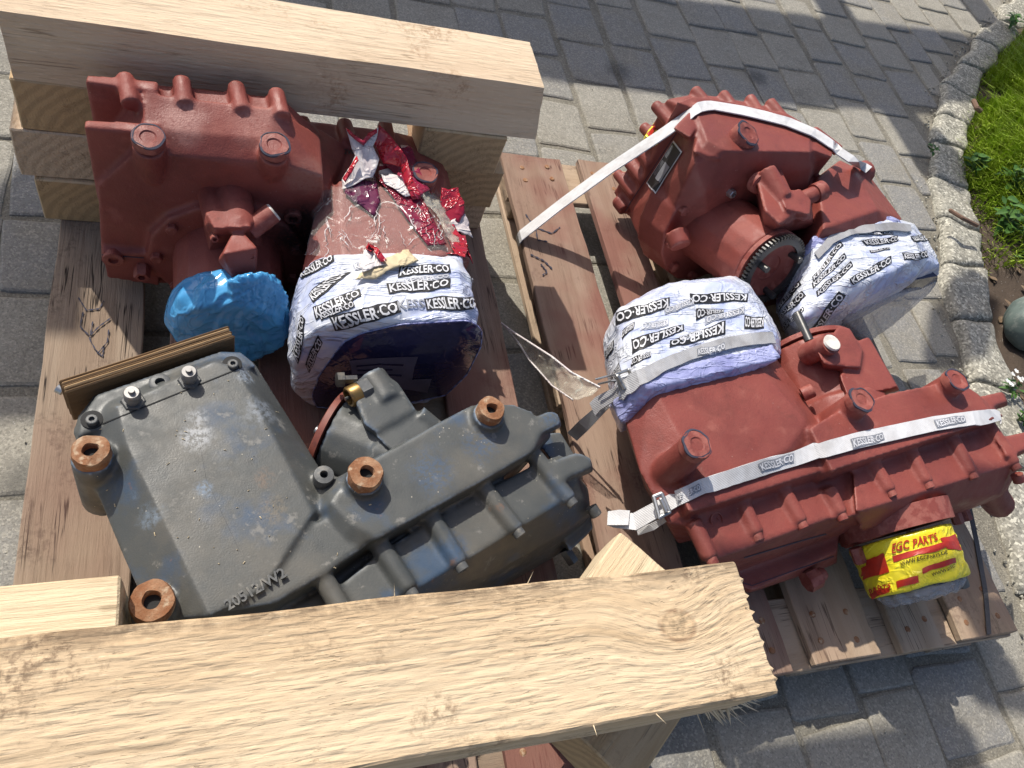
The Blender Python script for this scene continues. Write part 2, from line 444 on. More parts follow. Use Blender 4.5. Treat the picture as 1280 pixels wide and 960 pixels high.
ZINC = mat_plain('dull_zinc', (.30, .29, .28), .5, .55, (.16, .15, .14))
BRASS = mat_plain("tarnished_brass", (.30, .19, .07), .4, .8, (.15, .10, .05))
REDCAP = mat_plain("red_rubber_seal", (.22, .06, .04), .55, 0, (.14, .04, .03))
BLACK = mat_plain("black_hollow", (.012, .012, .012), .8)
WHITECAP = mat_plain("white_plastic_cap", (.66, .63, .57), .4, 0, (.5, .46, .4))
BAG = mat_film("printed_white_film", (.68, .70, .75), (.43, .48, .68), .22, 1, .55, (5, 34, 7))
BAGIN = mat_film("violet_blue_film", (.36, .38, .60), (.24, .25, .47), .22, 1, .5, (6, 30, 8))
BLUE = mat_film("blue_plastic_bag", (.11, .44, .80), (.05, .30, .62), .14, .76, .45, (7, 7, 7))
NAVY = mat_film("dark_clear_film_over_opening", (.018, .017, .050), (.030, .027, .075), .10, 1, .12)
YEL = mat_film("yellow_packing_tape", (.80, .68, .03), (.74, .60, .02), .28, 1, .35)
RPRINT = mat_plain("red_print", (.47, .03, .015), .35)
KPRINT = mat_plain("black_print", (.02, .02, .022), .5, spec=.3)
FADED = mat_plain("faded_print", (.36, .38, .44), .35)
WPRINT = mat_plain("white_print", (.64, .64, .66), .4)
GPRINT = mat_plain("grey_print", (.24, .25, .28), .5)
def mat_weave(name, c, c2):
    m = M(name, .6, .3)
    w = m.n('ShaderNodeTexWave', wave_type='BANDS', bands_direction='DIAGONAL'); w.inputs['Scale'].default_value = 95; w.inputs['Distortion'].default_value = .6
    m.t.links.new(m.tc.outputs['Object'], w.inputs['Vector'])
    col = m.mix(m.ramp(m.noise(22, 5, .65), .4, .68), c, c2)
    col = m.mix(m.math('MULTIPLY', m.ramp(m.noise(9, 4, .6), .52, .7), .5), col, tuple(x*.55 for x in c2))
    m.color(m.mix(m.math('MULTIPLY', w.outputs['Fac'], .22), col, tuple(x*.6 for x in c)))
    m.bump(w.outputs['Fac'], .35, .0012)
    return m.m
STRAP = mat_weave("white_woven_strap", (.60, .60, .61), (.50, .49, .49))
STRAPG = mat_weave("grey_worn_strap", (.38, .38, .39), (.28, .27, .27))
CLEAR = mat_clear("clear_film", (.8, .78, .72), .10, .5)
CLEARW = mat_clear("milky_clear_film", (.7, .66, .55), .30, .5)
SMOKE = mat_clear("smoky_clear_film", (.42, .42, .45), .48, .35)
REDFILM = mat_film("torn_red_film", (.42, .018, .03), (.25, .012, .035), .22, 1, .6)
PAPER = mat_film("brown_paper", (.55, .45, .28), (.48, .38, .22), .7, 1, .5)
WFILM = mat_film("torn_white_film", (.66, .62, .60), (.5, .42, .42), .4, 1, .6)
PAVER = mat_stone("concrete_paver", ((.29, .27, .225), (.215, .21, .20), (.235, .215, .175)), .6, .7, .9, 230, .34, 230)
GRAN = mat_stone("granite_kerb", ((.34, .325, .27), (.28, .265, .225), (.23, .215, .175)), .95, 1.0, .9, 120, .8, 130)
JOINT = mat_stone("sandy_joint_soil", ((.235, .215, .172), (.20, .184, .146), (.13, .118, .092)), .7, 1.0, .9, 200, .4, 260)
SOIL = mat_stone("dark_soil", ((.075, .055, .04), (.07, .05, .035), (.045, .033, .024)), .7, 1.0)
MARK = mat_plain("dark_crayon", (.035, .035, .06), .8)
# ------------------------------------------------------------------ print and lettering laid onto a surface
_T = {}
def glyphs(body):
    if body in _T: return _T[body]
    cu = bpy.data.curves.new("t", 'FONT'); cu.body = body; cu.resolution_u = 2; cu.offset = .022
    o = bpy.data.objects.new("t", cu); COL.objects.link(o)
    dg = bpy.context.evaluated_depsgraph_get(); dg.update()
    me = bpy.data.meshes.new_from_object(o.evaluated_get(dg))
    bpy.data.objects.remove(o)
    bm = bmesh.new(); bm.from_mesh(me); bpy.data.meshes.remove(me)
    bmesh.ops.triangulate(bm, faces=bm.faces[:])
    for _ in range(2):
        L = [e for e in bm.edges if e.calc_length() > .28]
        if L: bmesh.ops.subdivide_edges(bm, edges=L, cuts=1); bmesh.ops.triangulate(bm, faces=bm.faces[:])
    xs = [v.co.x for v in bm.verts]; ys = [v.co.y for v in bm.verts]
    x0, x1, y0, y1 = min(xs), max(xs), min(ys), max(ys)
    V = [((v.co.x-x0)/(x1-x0), (v.co.y-y0)/(y1-y0)) for v in bm.verts]
    bm.verts.index_update()
    F = [tuple(v.index for v in f.verts) for f in bm.faces]
    bm.free()
    _T[body] = (V, F)
    return _T[body]
def grid2d(nx, ny):
    V = [(i/nx, j/ny) for j in range(ny+1) for i in range(nx+1)]
    F = [(j*(nx+1)+i, j*(nx+1)+i+1, (j+1)*(nx+1)+i+1, (j+1)*(nx+1)+i) for j in range(ny) for i in range(nx)]
    return V, F
def decal(name, quad, bv, off, vf, mat, parent, box=(0, 0, 1, 1), warp=1.1):
    V, F = vf
    tl, tr, br, bl = quad
    out = []; good = []
    for u, v in V:
        u = box[0] + u*(box[2]-box[0]); v = box[1] + v*(box[3]-box[1])
        t = [tl[k]*(1-u)+tr[k]*u for k in (0, 1)]; b = [bl[k]*(1-u)+br[k]*u for k in (0, 1)]
        X = b[0]*(1-v)+t[0]*v; Y = b[1]*(1-v)+t[1]*v
        wx = Vector((X*.055, Y*.055, 1.5)); wy = Vector((X*.16, Y*.16, 7.5))
        p = cast(bv, X+(mn.noise(wx)*2.2+mn.noise(wy)*.8)*warp, Y+(mn.noise(wx+Vector((9, 9, 9)))*2.2+mn.noise(wy+Vector((3, 3, 3)))*.8)*warp, off)
        good.append(p is not None); out.append(p or Vector((0, 0, 0)))
    F = [f for f in F if all(good[i] for i in f) and max((out[f[0]]-out[i]).length for i in f) < .06]
    if not F: return None
    used = sorted({i for f in F for i in f}); mp = {i: k for k, i in enumerate(used)}
    me = bpy.data.meshes.new(name)
    me.from_pydata([out[i] for i in used], [], [tuple(mp[i] for i in f) for f in F])
    return link(name, me, mat, parent)
def logo(quad, bv, parent, body="KESSLER·CO", pm=None, lm=None, off=.0015):
    pn = decal('logo_panel', quad, bv, off, grid2d(14, 4), pm or KPRINT, parent)
    if pn: decal('lettering', quad, bv, off+.0013, glyphs(body), lm or WPRINT, pn, (.03, .11, .97, .89))
    return pn

# ------------------------------------------------------------------ timber
def plank(name, c, size, rz, mat, parent=None, ry=0, rx=0, n=(12, 4, 2), rough=.002, frayed=0., seed=0, endskew=0.):
    """a sawn board as a bevelled, slightly uneven box, its length along its own X"""
    bm = bmesh.new()
    bmesh.ops.create_cube(bm, size=1)
    L, Wd, H = size
    for v in bm.verts: v.co = Vector((v.co.x*L, v.co.y*Wd, v.co.z*H))
    for ax, k in ((0, n[0]), (1, n[1]), (2, n[2])):
        for i in range(1, k):
            co = Vector((0, 0, 0)); co[ax] = (-.5 + i/k)*size[ax]; no = Vector((0, 0, 0)); no[ax] = 1
            bmesh.ops.bisect_plane(bm, geom=bm.verts[:]+bm.edges[:]+bm.faces[:], plane_co=co, plane_no=no)
    for v in bm.verts:
        q = Vector((v.co.x*6, v.co.y*14, v.co.z*14)) + Vector((seed*3.1, seed*1.3, 0))
        v.co.y += mn.noise(q)*rough; v.co.z += mn.noise(q+Vector((9, 4, 2)))*rough
        if abs(v.co.x) > L*.499:
            sx = 1 if v.co.x > 0 else -1
            v.co.x += sx*(mn.noise(q*5)*rough*.5 + ((mn.noise(Vector((v.co.y*150, v.co.z*70, seed)))+.6*mn.noise(Vector((v.co.y*330, v.co.z*150, seed))))*frayed if sx > 0 else 0))
            if sx > 0: v.co.x += endskew*v.co.z/H
    ed = [e for e in bm.edges if len(e.link_faces) == 2 and e.calc_face_angle(0) > 1.2]
    bmesh.ops.bevel(bm, geom=ed, offset=min(.003, H*.12), segments=1, affect='EDGES', clamp_overlap=True)
    me = bpy.data.meshes.new(name); bm.to_mesh(me); bm.free()
    o = bpy.data.objects.new(name, me); COL.objects.link(o)
    me.materials.append(mat)
    org = ORG[parent.name] if parent else Vector((0, 0, 0))
    o.location = Vector(c) - org
    o.rotation_euler = (rx, ry, rz)
    if parent: o.parent = parent
    ORG[o.name] = Vector(c)
    return o

# ------------------------------------------------------------------ setting: paved yard, kerb, verge
KIN = [(4.6, 3.75), (3.74, 3.06), (3.24, 2.6), (2.95, 2.23), (2.76, 1.92), (2.61, 1.6), (2.45, 1.29), (2.40, 1.11), (2.29, .83), (2.19, .58), (2.125, .36), (2.05, .1), (1.98, -.2), (1.9, -.6), (1.8, -1.2)]
KOUT = [(4.75, 3.6), (3.90, 2.98), (3.58, 2.72), (3.24, 2.33), (2.98, 2.02), (2.89, 1.78), (2.81, 1.56), (2.63, 1.25), (2.55, 1.05), (2.50, .80), (2.43, .52), (2.38, .30), (2.32, .05), (2.26, -.25), (2.18, -.62), (2.1, -1.2)]
def kerb_x(y, pl=KIN):
    for a, b in zip(pl, pl[1:]):
        if b[1] <= y <= a[1]: return b[0] + (a[0]-b[0])*(y-b[1])/(a[1]-b[1])
    return pl[0][0] if y > pl[0][1] else pl[-1][0]
def sheet(name, x0, x1, y0, y1, z, mat, nx=2, ny=2, fz=None):
    V, F = grid2d(nx, ny)
    me = bpy.data.meshes.new(name)
    me.from_pydata([(x0+u*(x1-x0), y0+v*(y1-y0), z + (fz(x0+u*(x1-x0), y0+v*(y1-y0)) if fz else 0)) for u, v in V], [], F)
    return link(name, me, mat)
ground = tag(sheet('ground', -60, 60, -60, 60, -.035, JOINT), kind='structure')
yard = tag(sheet('paved_yard', -9, 5.2, -5, 9, -.0058, JOINT, 220, 220, lambda x, y: mn.noise(Vector((x*7, y*7, 0)))*.0025 - (.5 if x > kerb_x(y)+.06 else 0)), kind='structure')
def soil_z(x, y): return -.03 + .075*min(1, max(0, (x-kerb_x(y)-.12)/.25)) + mn.noise(Vector((x*5, y*5, 3)))*.025 + mn.noise(Vector((x*17, y*17, 3)))*.010
def verge(x, y): return soil_z(x, y) if x > kerb_x(y)+.1 else -.3
tag(sheet('soil_verge', 1.9, 9, -2, 7, 0, SOIL, 150, 150, verge), kind='structure')

def paver(x0, x1, y0, y1, bm=None):
    """one stone: rounded-off top edge, corners a little uneven"""
    own = bm is None
    bm = bm or bmesh.new()
    j = lambda s: random.uniform(-s, s)
    g = .006
    c = [Vector((x0+g+j(.008), y0+g+j(.008), 0)), Vector((x1-g+j(.008), y0+g+j(.008), 0)), Vector((x1-g+j(.008), y1-g+j(.008), 0)), Vector((x0+g+j(.008), y1-g+j(.008), 0))]
    mid = sum(c, Vector())/4
    per = []
    for a, b in zip(c, c[1:]+c[:1]):
        for t in (.0, .08, .36, .64, .92):
            q = a.lerp(b, t)
            if t == 0: q = q.lerp(mid, random.choice((.02, .03, .07)))
            else: q = q.lerp(mid, random.choice((0, .0, .02, .035)))
            per.append(q)
    dz, tx, ty = j(.002), j(.012), j(.012)
    rows = []
    for k, z in ((1.0, -.04), (1.0, -.0075), (.980, -.0022), (.93, .0008)):
        rows.append([bm.verts.new((mid.x+(q.x-mid.x)*k, mid.y+(q.y-mid.y)*k, z+dz+(q.x-mid.x)*tx+(q.y-mid.y)*ty)) for q in per])
    n = len(per)
    for a, b in zip(rows, rows[1:]):
        for i in range(n): bm.faces.new((a[i], a[(i+1) % n], b[(i+1) % n], b[i]))
    ct = bm.verts.new((mid.x, mid.y, .003+dz))
    for i in range(n): bm.faces.new((rows[-1][i], rows[-1][(i+1) % n], ct))
    return bm
cells = []
x = -6.0 + .0
ci = 0
while x < 4.4:
    w = .212 + .022*math.sin(ci*2.3) + .01*math.sin(ci*5.1)
    y = -2.5 + (.13 if ci % 2 else 0) + .05*math.sin(ci*1.7)
    while y < 6:
        h = .245 + random.uniform(-.018, .018)
        sh = .012*math.sin(y*1.3+ci)
        xa, xb = x+sh, x+w+sh
        ym = y+h/2
        lim = kerb_x(ym)-.03
        if xa < lim-.08:
            b2 = min(xb, lim)
            px, py = pix(((xa+b2)/2, ym, 0))
            d = (Vector(((xa+b2)/2, ym, 0))-EYE)
            fwd = Vector((RX[2], RY[2], RZ[2])).dot(d) > .2
            cells.append((xa, b2, y, y+h, fwd and -45 < px < 1325 and -45 < py < 1005, (-.2 < xa and b2 < .62 and .12 < ym < 1.45) or (.83 < xa and b2 < 1.8 and .22 < ym < 1.5)))
        y += h
    x += w; ci += 1
seen = [c for c in cells if c[4] and not c[5]]
seen.sort(key=lambda c: (c[0]-.5)**2 + (c[2]-.9)**2)
far = bmesh.new()
for k, c in enumerate(seen):
    if k < 295: link('paver', paver(*c[:4]), PAVER, yard)
    else: paver(*c[:4], bm=far)
for c in cells:
    if not c[4] or c[5]: paver(*c[:4], bm=far)
tag(link('paver_field', far, PAVER, yard), kind='stuff')

def kerbstone(t0, t1, seed):
    bm = bmesh.new(); nu, nv = 16, 12
    rows = []
    for i in range(nu+1):
        t = t0 + (t1-t0)*i/nu
        a = Vector((*lerp2(KIN, t), 0)); b = Vector((*lerp2(KOUT, t), 0))
        row = []
        for k in range(nv+1):
            s = k/nv
            p = a.lerp(b, s)
            edge = min(i, nu-i)/nu; es = min(k, nv-k)/nv
            z = .030 - (.018 if k in (0, nv) else .003 if k in (1, nv-1) else 0) - (.007 if i in (0, nu) else 0)
            q = Vector((p.x*8, p.y*8, 1.5))
            p = p + Vector((mn.noise(q)*.035, mn.noise(q+Vector((5, 5, 5)))*.03, z + mn.noise(q*2)*.009 + mn.noise(q*.35)*.012 + mn.noise(Vector((p.x*2, p.y*2, seed*3)))*.012))
            row.append(bm.verts.new(p))
        rows.append(row)
    for i in range(nu):
        for k in range(nv): bm.faces.new((rows[i][k], rows[i][k+1], rows[i+1][k+1], rows[i+1][k]))
    edge = [e for e in bm.edges if e.is_boundary]
    r = bmesh.ops.extrude_edge_only(bm, edges=edge)
    for g in r['geom']:
        if isinstance(g, bmesh.types.BMVert): g.co.z = -.08
    return bm
kerb = empty('kerb', (2.5, 1.3, 0), 'curved row of rough granite kerb stones between the paving and the grass', 'kerb')
tk = [0, .10, .18, .245, .30, .35, .392, .440, .482, .525, .575, .625, .68, .75, .83, .92, 1.0]
for i, (a, b) in enumerate(zip(tk, tk[1:])):
    link('kerb_stone', kerbstone(a+.0012, b-.0012, i*1.37+.2), GRAN, kerb, True)

OIL = M("oil_stain", .55, .4); OIL.color((.045, .042, .036))
_d = OIL.n('ShaderNodeVectorMath', operation='LENGTH'); OIL.t.links.new(OIL.tc.outputs['Object'], _d.inputs[0])
OIL.set(OIL.b.inputs['Alpha'], OIL.math('MULTIPLY', OIL.ramp(OIL.math('ADD', _d.outputs['Value'], OIL.math('MULTIPLY', OIL.noise(28, 5, .7), .06)), .105, .045), .38))
for x_, y_, r_ in ((772, 88, .11), (945, 97, .09), (30, 600, .08), (1190, 300, .07)):
    q = P(x_, y_, 0)
    tag(sheet('oil_stain', q.x-r_, q.x+r_, q.y-r_, q.y+r_, .0065, OIL.m, 4, 4), kind='structure')
# ------------------------------------------------------------------ pallets
def pallet(x0, x1, y0, y1, top, label, mats, seed, group='pallets under the gearboxes'):
    th = .021
    W_ = x1-x0
    root = empty('pallet', ((x0+x1)/2, (y0+y1)/2, 0), label, 'pallet', group)
    k = W_/.8
    ws = [.145*k, .10*k, .145*k, .10*k, .145*k]
    gap = (W_-sum(ws))/4
    x = x0
    for i, w in enumerate(ws):
        plank('deck_board', (x+w/2, (y0+y1)/2, top-th/2), (y1-y0+(.012 if i % 2 else 0), w-.004, th), math.pi/2, mats[i], root, n=(22, 4, 1), rough=.005, seed=seed+i)
        x += w+gap
    for j, y in enumerate((y0+.075, (y0+y1)/2, y1-.075)):
        plank('cross_board', ((x0+x1)/2, y, top-th*1.5-.001), (W_-.006, .16, th-.002), 0, mats[5], root, n=(14, 3, 1), rough=.003, seed=seed+9+j)
        for xx in (x0+.075*k, (x0+x1)/2, x1-.075*k):
            hb = top-2*th-.024
            plank('spacer_block', (xx, y, .023+hb/2), (.14, .135*k*.8, hb-.002), 0, mats[5], root, n=(3, 3, 2), rough=.003, seed=seed+y+xx)
    for xx in (x0+.075*k, (x0+x1)/2, x1-.075*k):
        plank('runner_board', (xx, (y0+y1)/2, .0125), (y1-y0, .11*k, .019), math.pi/2, mats[5], root, n=(10, 3, 1), rough=.003, seed=seed+xx)
    # nail heads where the deck boards cross
    nb = bmesh.new(); x = x0
    for i, w in enumerate(ws):
        for y in (y0+.05, y0+.10, y1-.05, y1-.10):
            for s in (.25, .75):
                p = Vector((x+w*s+random.uniform(-.012, .012), y+random.uniform(-.012, .012), top-.002))
                lathe(nb, p, (0, 0, 1), [(0, .0075), (.0032, .0075), (.0042, .005), (.0042, 0)], 8)
        x += w+gap
    tag(link('nail_head', nb, RUST, root), kind='stuff')
    return root
pal1 = pallet(-.325, .655, .05, 1.53, .144, 'weathered wooden pallet on the left carrying the grey gearbox and a timber frame', [DECK, DECKR, DECKR, DECKR, DECKR, DECK], 1)
pal2 = pallet(.765, 1.845, .155, 1.66, .144, 'wooden pallet on the right carrying two strapped red gearboxes', [DECKR, DECKR, DECKT, DECKT, DECKT, DECKT], 21)
# chalked scrawls on two deck boards
def scrawl(parent, pts, z, w=2.2):
    bm = bmesh.new()
    q = [lerp2(pts, i/(len(pts)*5)) for i in range(len(pts)*5+1)]
    A = []; B = []
    for i, p in enumerate(q):
        a = q[max(i-1, 0)]; b = q[min(i+1, len(q)-1)]
        d = (b[0]-a[0], b[1]-a[1]); l = math.hypot(*d) or 1
        ww = w*(.6+.4*math.sin(i*1.9))
        A.append(P(p[0]-d[1]/l*ww*.5, p[1]+d[0]/l*ww*.5, z)); B.append(P(p[0]+d[1]/l*ww*.5, p[1]-d[0]/l*ww*.5, z))
    ribbon(bm, A, B, .0006)
    return link('crayon_mark', bm, MARK, parent)
for s in ([(98, 372), (108, 388), (124, 386), (130, 376)], [(104, 390), (100, 408), (112, 420), (124, 408), (138, 398)], [(116, 402), (112, 424), (122, 442), (134, 428), (136, 412)], [(120, 438), (128, 446), (130, 432)]):
    scrawl(pal1, s, .1465)
for s in ([(657, 268), (668, 284), (690, 292), (700, 284)], [(668, 276), (672, 300), (684, 302)], [(663, 318), (680, 326), (690, 336)], [(676, 330), (684, 340), (678, 344)]):
    scrawl(pal2, s, .1465)

# ------------------------------------------------------------------ timber frame on the left pallet
cxr = (-.345+.66)/2
rb = plank('timber_beam', (cxr, 1.38, .5705), (1.005, .150, .139), math.radians(.2), BEAM2, n=(60, 14, 10), rough=.002, frayed=.0016, seed=3, endskew=-.03)
tag(rb, 'sawn timber beam lying across the far end of the left pallet behind a red gearbox', 'beam', 'timber beams')
fb = plank('timber_beam', (.205, .1685, .573), (1.03, .186, .144), 0, BEAM, n=(220, 40, 14), rough=.0025, frayed=.0016, seed=5)
tag(fb, 'rough-sawn timber beam with a round knot lying across the foreground', 'beam', 'timber beams')
me = fb.data                                             # the torn saw marks stand up in small ridges
for v in me.vertices:
    if v.co.z > .068:
        q = Vector((v.co.x*16, v.co.y*150, 2)); q2 = Vector((v.co.x*60, v.co.y*220, 7))
        v.co.z += mn.noise(q)*.0011 + mn.noise(q2)*.0006
sp = bmesh.new()                                         # splinters hanging from the sawn end
for i in range(34):
    y = -.093 + .05*random.random()**1.6 if i < 26 else random.uniform(-.09, .09)
    z = random.uniform(-.075, .0) if i < 26 else random.uniform(.02, .069)
    L = random.uniform(.012, .045) if i < 26 else random.uniform(.004, .012)
    a = Vector((.205+.513, .1685+y, .573+z)); d = Vector((random.uniform(.5, 1), random.uniform(-.9, .1), random.uniform(-.5, .1))).normalized()
    w = random.uniform(.001, .0032)
    hull([a-d*.012+Vector((0, w, 0)), a-d*.012-Vector((0, w, 0)), a-d*.012+Vector((0, 0, w)), a+d*L*.6+Vector((0, w*.6, w*.3)), a+d*L], sp)
for i in range(13):
    xx = .205+.513-random.random()**2*.09
    a = Vector((xx, .1685-.092, .573-.066+random.uniform(0, .02))); L = random.uniform(.01, .035)
    d = Vector((random.uniform(.1, .9), -1, random.uniform(-.5, -.1))).normalized(); w = random.uniform(.0012, .004)
    hull([a-d*.01+Vector((w, 0, 0)), a-d*.01-Vector((w, 0, 0)), a-d*.01+Vector((0, 0, w)), a+d*L*.5+Vector((w*.7, 0, 0)), a+d*L], sp)
for f in ((.38, -.0915), (.47, -.0915), (.15, .0925), (.33, .0925), (.02, -.0915)):
    a = Vector((.205+f[0]-.15, .1685+f[1], .642)); d = Vector((random.uniform(-.4, .4), math.copysign(.6, f[1]), .5)).normalized()
    hull([a+Vector((.001, 0, 0)), a-Vector((.001, 0, 0)), a+Vector((0, 0, .0012)), a+d*.02], sp)
spo = link('splinter', sp, PALE, fb); tag(spo, kind='stuff')

def block(c, size, rz, mat, label, seed):
    o = plank('wood_block', c, size, rz, mat, n=(5, 5, 4), rough=.003, seed=seed)
    return tag(o, label, 'block', 'timber blocks under the beams')
HB = math.pi/2
block((-.245, 1.375, .2045), (.165, .215, .118), HB, BLOCK, 'lowest timber block of the stack beside the left corner of the far red gearbox', 1)
block((-.275, 1.385, .3245), (.17, .20, .119), HB, BEAM2, 'middle timber block of the left far stack, its sunlit edge sticking out', 2)
block((-.25, 1.38, .4435), (.155, .205, .115), HB, BLOCK, 'top timber block under the left end of the far beam', 3)
block((.545, 1.43, .2045), (.155, .20, .118), HB, BEAM2, 'lowest timber block of the far right stack beside the torn red film', 4)
block((.535, 1.395, .3245), (.16, .205, .119), HB, BLOCK, 'middle timber block of the far right stack above the pale lowest one', 5)
block((.51, 1.38, .4435), (.16, .19, .115), HB, BLOCK, 'top timber block under the right end of the far beam', 6)
block((-.235, .26, .2045), (.21, .23, .118), 0, BLOCK, 'lowest timber block at the near left corner, hidden below two others', 7)
block((-.235, .265, .3245), (.215, .225, .119), 0, BLOCK, 'middle timber block at the near left corner under the pale top one', 8)
block((-.235, .265, .4445), (.225, .205, .115), 0, PALE, 'pale top timber block left of the rusty lug, under the near beam', 9)
block((.62, .215, .2045), (.20, .19, .118), math.radians(30), BLOCK, 'lowest timber block below the right end of the near beam', 10)
block((.63, .13, .3245), (.22, .17, .119), math.radians(38), BLOCK, 'timber block jutting out below the near beam', 11)
block((.6365, .245, .4415), (.155, .20, .112), math.radians(42), PALE, 'pale timber block with its corner pointing out behind the near beam', 12)
# ------------------------------------------------------------------ gearboxes
def pts(z, *l): return [P(x, y, z) for x, y in l]
def solid(top, zb, s=.9, extra=()):                      # top outline (points) with walls drawn in towards a smaller foot
    c = sum(top, Vector())/len(top)
    return hull(list(top) + [Vector((c.x+(p.x-c.x)*s, c.y+(p.y-c.y)*s, zb)) for p in top] + list(extra))
def prod(a, b, r0, r1=None): return rod(bmesh.new(), a, b, r0, r1)
RIBS = []
def ribs(lst, z0, z1, r, dome=True):
    RIBS.extend((P(*a, z0), P(*b, z1), r) for a, b in lst)
    out = []
    for a, b in lst:
        A, B = P(*a, z0), P(*b, z1)
        out.append(domed(bmesh.new(), A-(B-A)*.1-Vector((0, 0, r*.1)), B-Vector((0, 0, r*.1))+(B-A).normalized()*r*.3, r*1.08))
    return out
def rib_bolts(parent, mat):                              # a screw end standing out of each cast bolt barrel
    for a, c, r in RIBS:
        d = (c-a).normalized()
        bm = lathe(bmesh.new(), c+d*r*.15, d, [(-.008, 0), (-.008, r*.70), (r*.72, r*.70), (r*.82, r*.6), (r*.82, r*.34), (r*.4, r*.3), (r*.4, 0)], 14)
        autosmooth(link('bolt', bm, mat, parent), 35)
    RIBS.clear()
def bolt(parent, a, d, r, h, mat, hexhead=False, name='bolt', socket=True):
    bm = bmesh.new(); n = 6 if hexhead else 14
    prof = [(-.006, 0), (-.006, r), (h*.9, r), (h, r*.85)]
    prof += [(h, r*.5), (h*.45, r*.45), (h*.45, 0)] if socket else [(h, 0)]
    lathe(bm, a, d, prof, n)
    return autosmooth(link(name, bm, mat, parent), 35)
def lug_boss(parent, px, py, z, r, h, mat, hole=0., name='lifting_boss', tilt=(0, 0, 1), wob=0., seed=0):
    bm = bmesh.new(); p = P(px, py, z); t = Vector(tilt).normalized()
    prof = [(-h, 0), (-h, r*.97), (-.006, r), (0, r*.93)]
    if hole: prof += [(.001, hole*1.08), (-.002, hole), (-h*.8, hole*.95), (-h*.8, 0)]
    else: prof += [(.0, r*.5), (-.0022, r*.42), (-.0022, 0)]
    lathe(bm, p, t, prof, 28)
    if not hole and name == 'lifting_boss':
        rim = lathe(bmesh.new(), p, t, [(-.004, r*.9), (-.0035, r*.99), (-.0004, r*.995), (.0006, r*.86)], 60)
        for v in rim.verts: v.co += (v.co-p).normalized()*mn.noise(v.co*55+Vector((seed, 0, 0)))*.0050
        link('chipped_rim', rim, MARK, parent)
    for v in bm.verts: v.co += Vector([mn.noise(v.co*60+Vector((seed, k*7, 0)))*wob for k in range(3)])
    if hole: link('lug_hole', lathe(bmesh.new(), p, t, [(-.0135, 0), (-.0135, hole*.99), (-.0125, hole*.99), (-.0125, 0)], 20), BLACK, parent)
    return autosmooth(link(name, bm, mat, parent), 40)

# ---- the grey one, near left
G4 = empty('gearbox', P(330, 620, .144), 'dirty grey-blue gearbox with rusty lugs lying at the front of the left pallet', 'gearbox', 'gearboxes on pallets')
tin = pts(.458, (146, 508), (268, 452), (298, 460), (318, 505), (338, 560), (392, 640), (330, 735), (262, 770), (238, 700), (222, 640), (160, 560))
tout = pts(.408, (91, 540), (97, 520), (117, 494), (276, 439), (300, 440), (319, 455), (360, 520), (404, 592), (420, 640), (345, 750), (280, 785), (190, 775), (152, 690))
b = []
b.append(hull(tin + tout + [Vector((p.x*.96+.004, p.y*.96+.02, .30)) for p in tout] + [Vector((p.x*.8, p.y*.8+.10, .165)) for p in tout]))
# end flange strip
b.append(hull(pts(.440, (95, 548), (99, 522), (120, 492), (277, 438), (302, 440), (320, 456), (300, 462), (120, 535)) + [Vector((p.x, p.y, .2)) for p in pts(.440, (95, 548), (99, 522), (120, 492), (277, 438), (302, 440), (320, 456), (300, 462), (120, 535))]))
# the wide case and its flange ridge
ctop = pts(.468, (414, 628), (440, 590), (470, 572), (590, 506), (640, 504), (664, 513), (676, 540), (664, 566), (600, 603), (535, 637), (474, 672), (440, 655))
b.append(solid(ctop, .2, .95, pts(.440, (404, 606), (425, 690), (395, 640), (690, 545))))
b.append(solid(pts(.452, (474, 670), (440, 640), (400, 650), (340, 690), (290, 740), (280, 765), (345, 753), (410, 715)), .25, .97))
b.append(hull(pts(.452, (345, 753), (474, 672), (474, 660), (345, 742)) + pts(.36, (345, 758), (474, 678), (474, 650), (345, 730))))
# cover half with the ribs
cov = pts(.426, (420, 735), (476, 690), (540, 650), (604, 616), (668, 580), (700, 568), (722, 600), (700, 628), (640, 664), (575, 704), (510, 742), (450, 775))
b.append(hull(pts(.392, (385, 738), (478, 684), (505, 745), (420, 790)) + pts(.2, (385, 738), (478, 684), (505, 745), (420, 790))))
b.append(hull(cov + pts(.345, (440, 770), (480, 690), (690, 590), (735, 610), (738, 640), (700, 668), (620, 715), (560, 745), (470, 790)) + pts(.22, (470, 740), (690, 620), (740, 650), (705, 690), (600, 750), (500, 780))))
b.append(hull(pts(.40, (345, 770), (420, 730), (450, 760), (400, 800), (340, 800)) + pts(.25, (345, 770), (420, 730), (450, 760), (400, 800))))
b += ribs([((471, 676), (511, 737)), ((541, 650), (574, 704)), ((606, 612), (645, 662)), ((670, 572), (711, 624)), ((406, 726), (432, 770))], .432, .428, .0150)
# ears at the right end
b.append(hull(pts(.468, (655, 527), (688, 513), (697, 517), (700, 530), (668, 546)) + pts(.435, (655, 530), (700, 524), (702, 534), (668, 550))))
b.append(hull(pts(.445, (684, 578), (722, 565), (738, 572), (740, 584), (700, 602)) + pts(.405, (684, 580), (740, 578), (742, 590), (704, 606))))
b.append(hull(pts(.40, (668, 545), (700, 540), (722, 575), (700, 590)) + pts(.2, (660, 560), (700, 560), (730, 600), (690, 610))))
b.append(hull(pts(.30, (690, 640), (735, 630), (742, 660), (712, 690)) + pts(.2, (690, 640), (730, 640), (735, 668), (705, 690))))
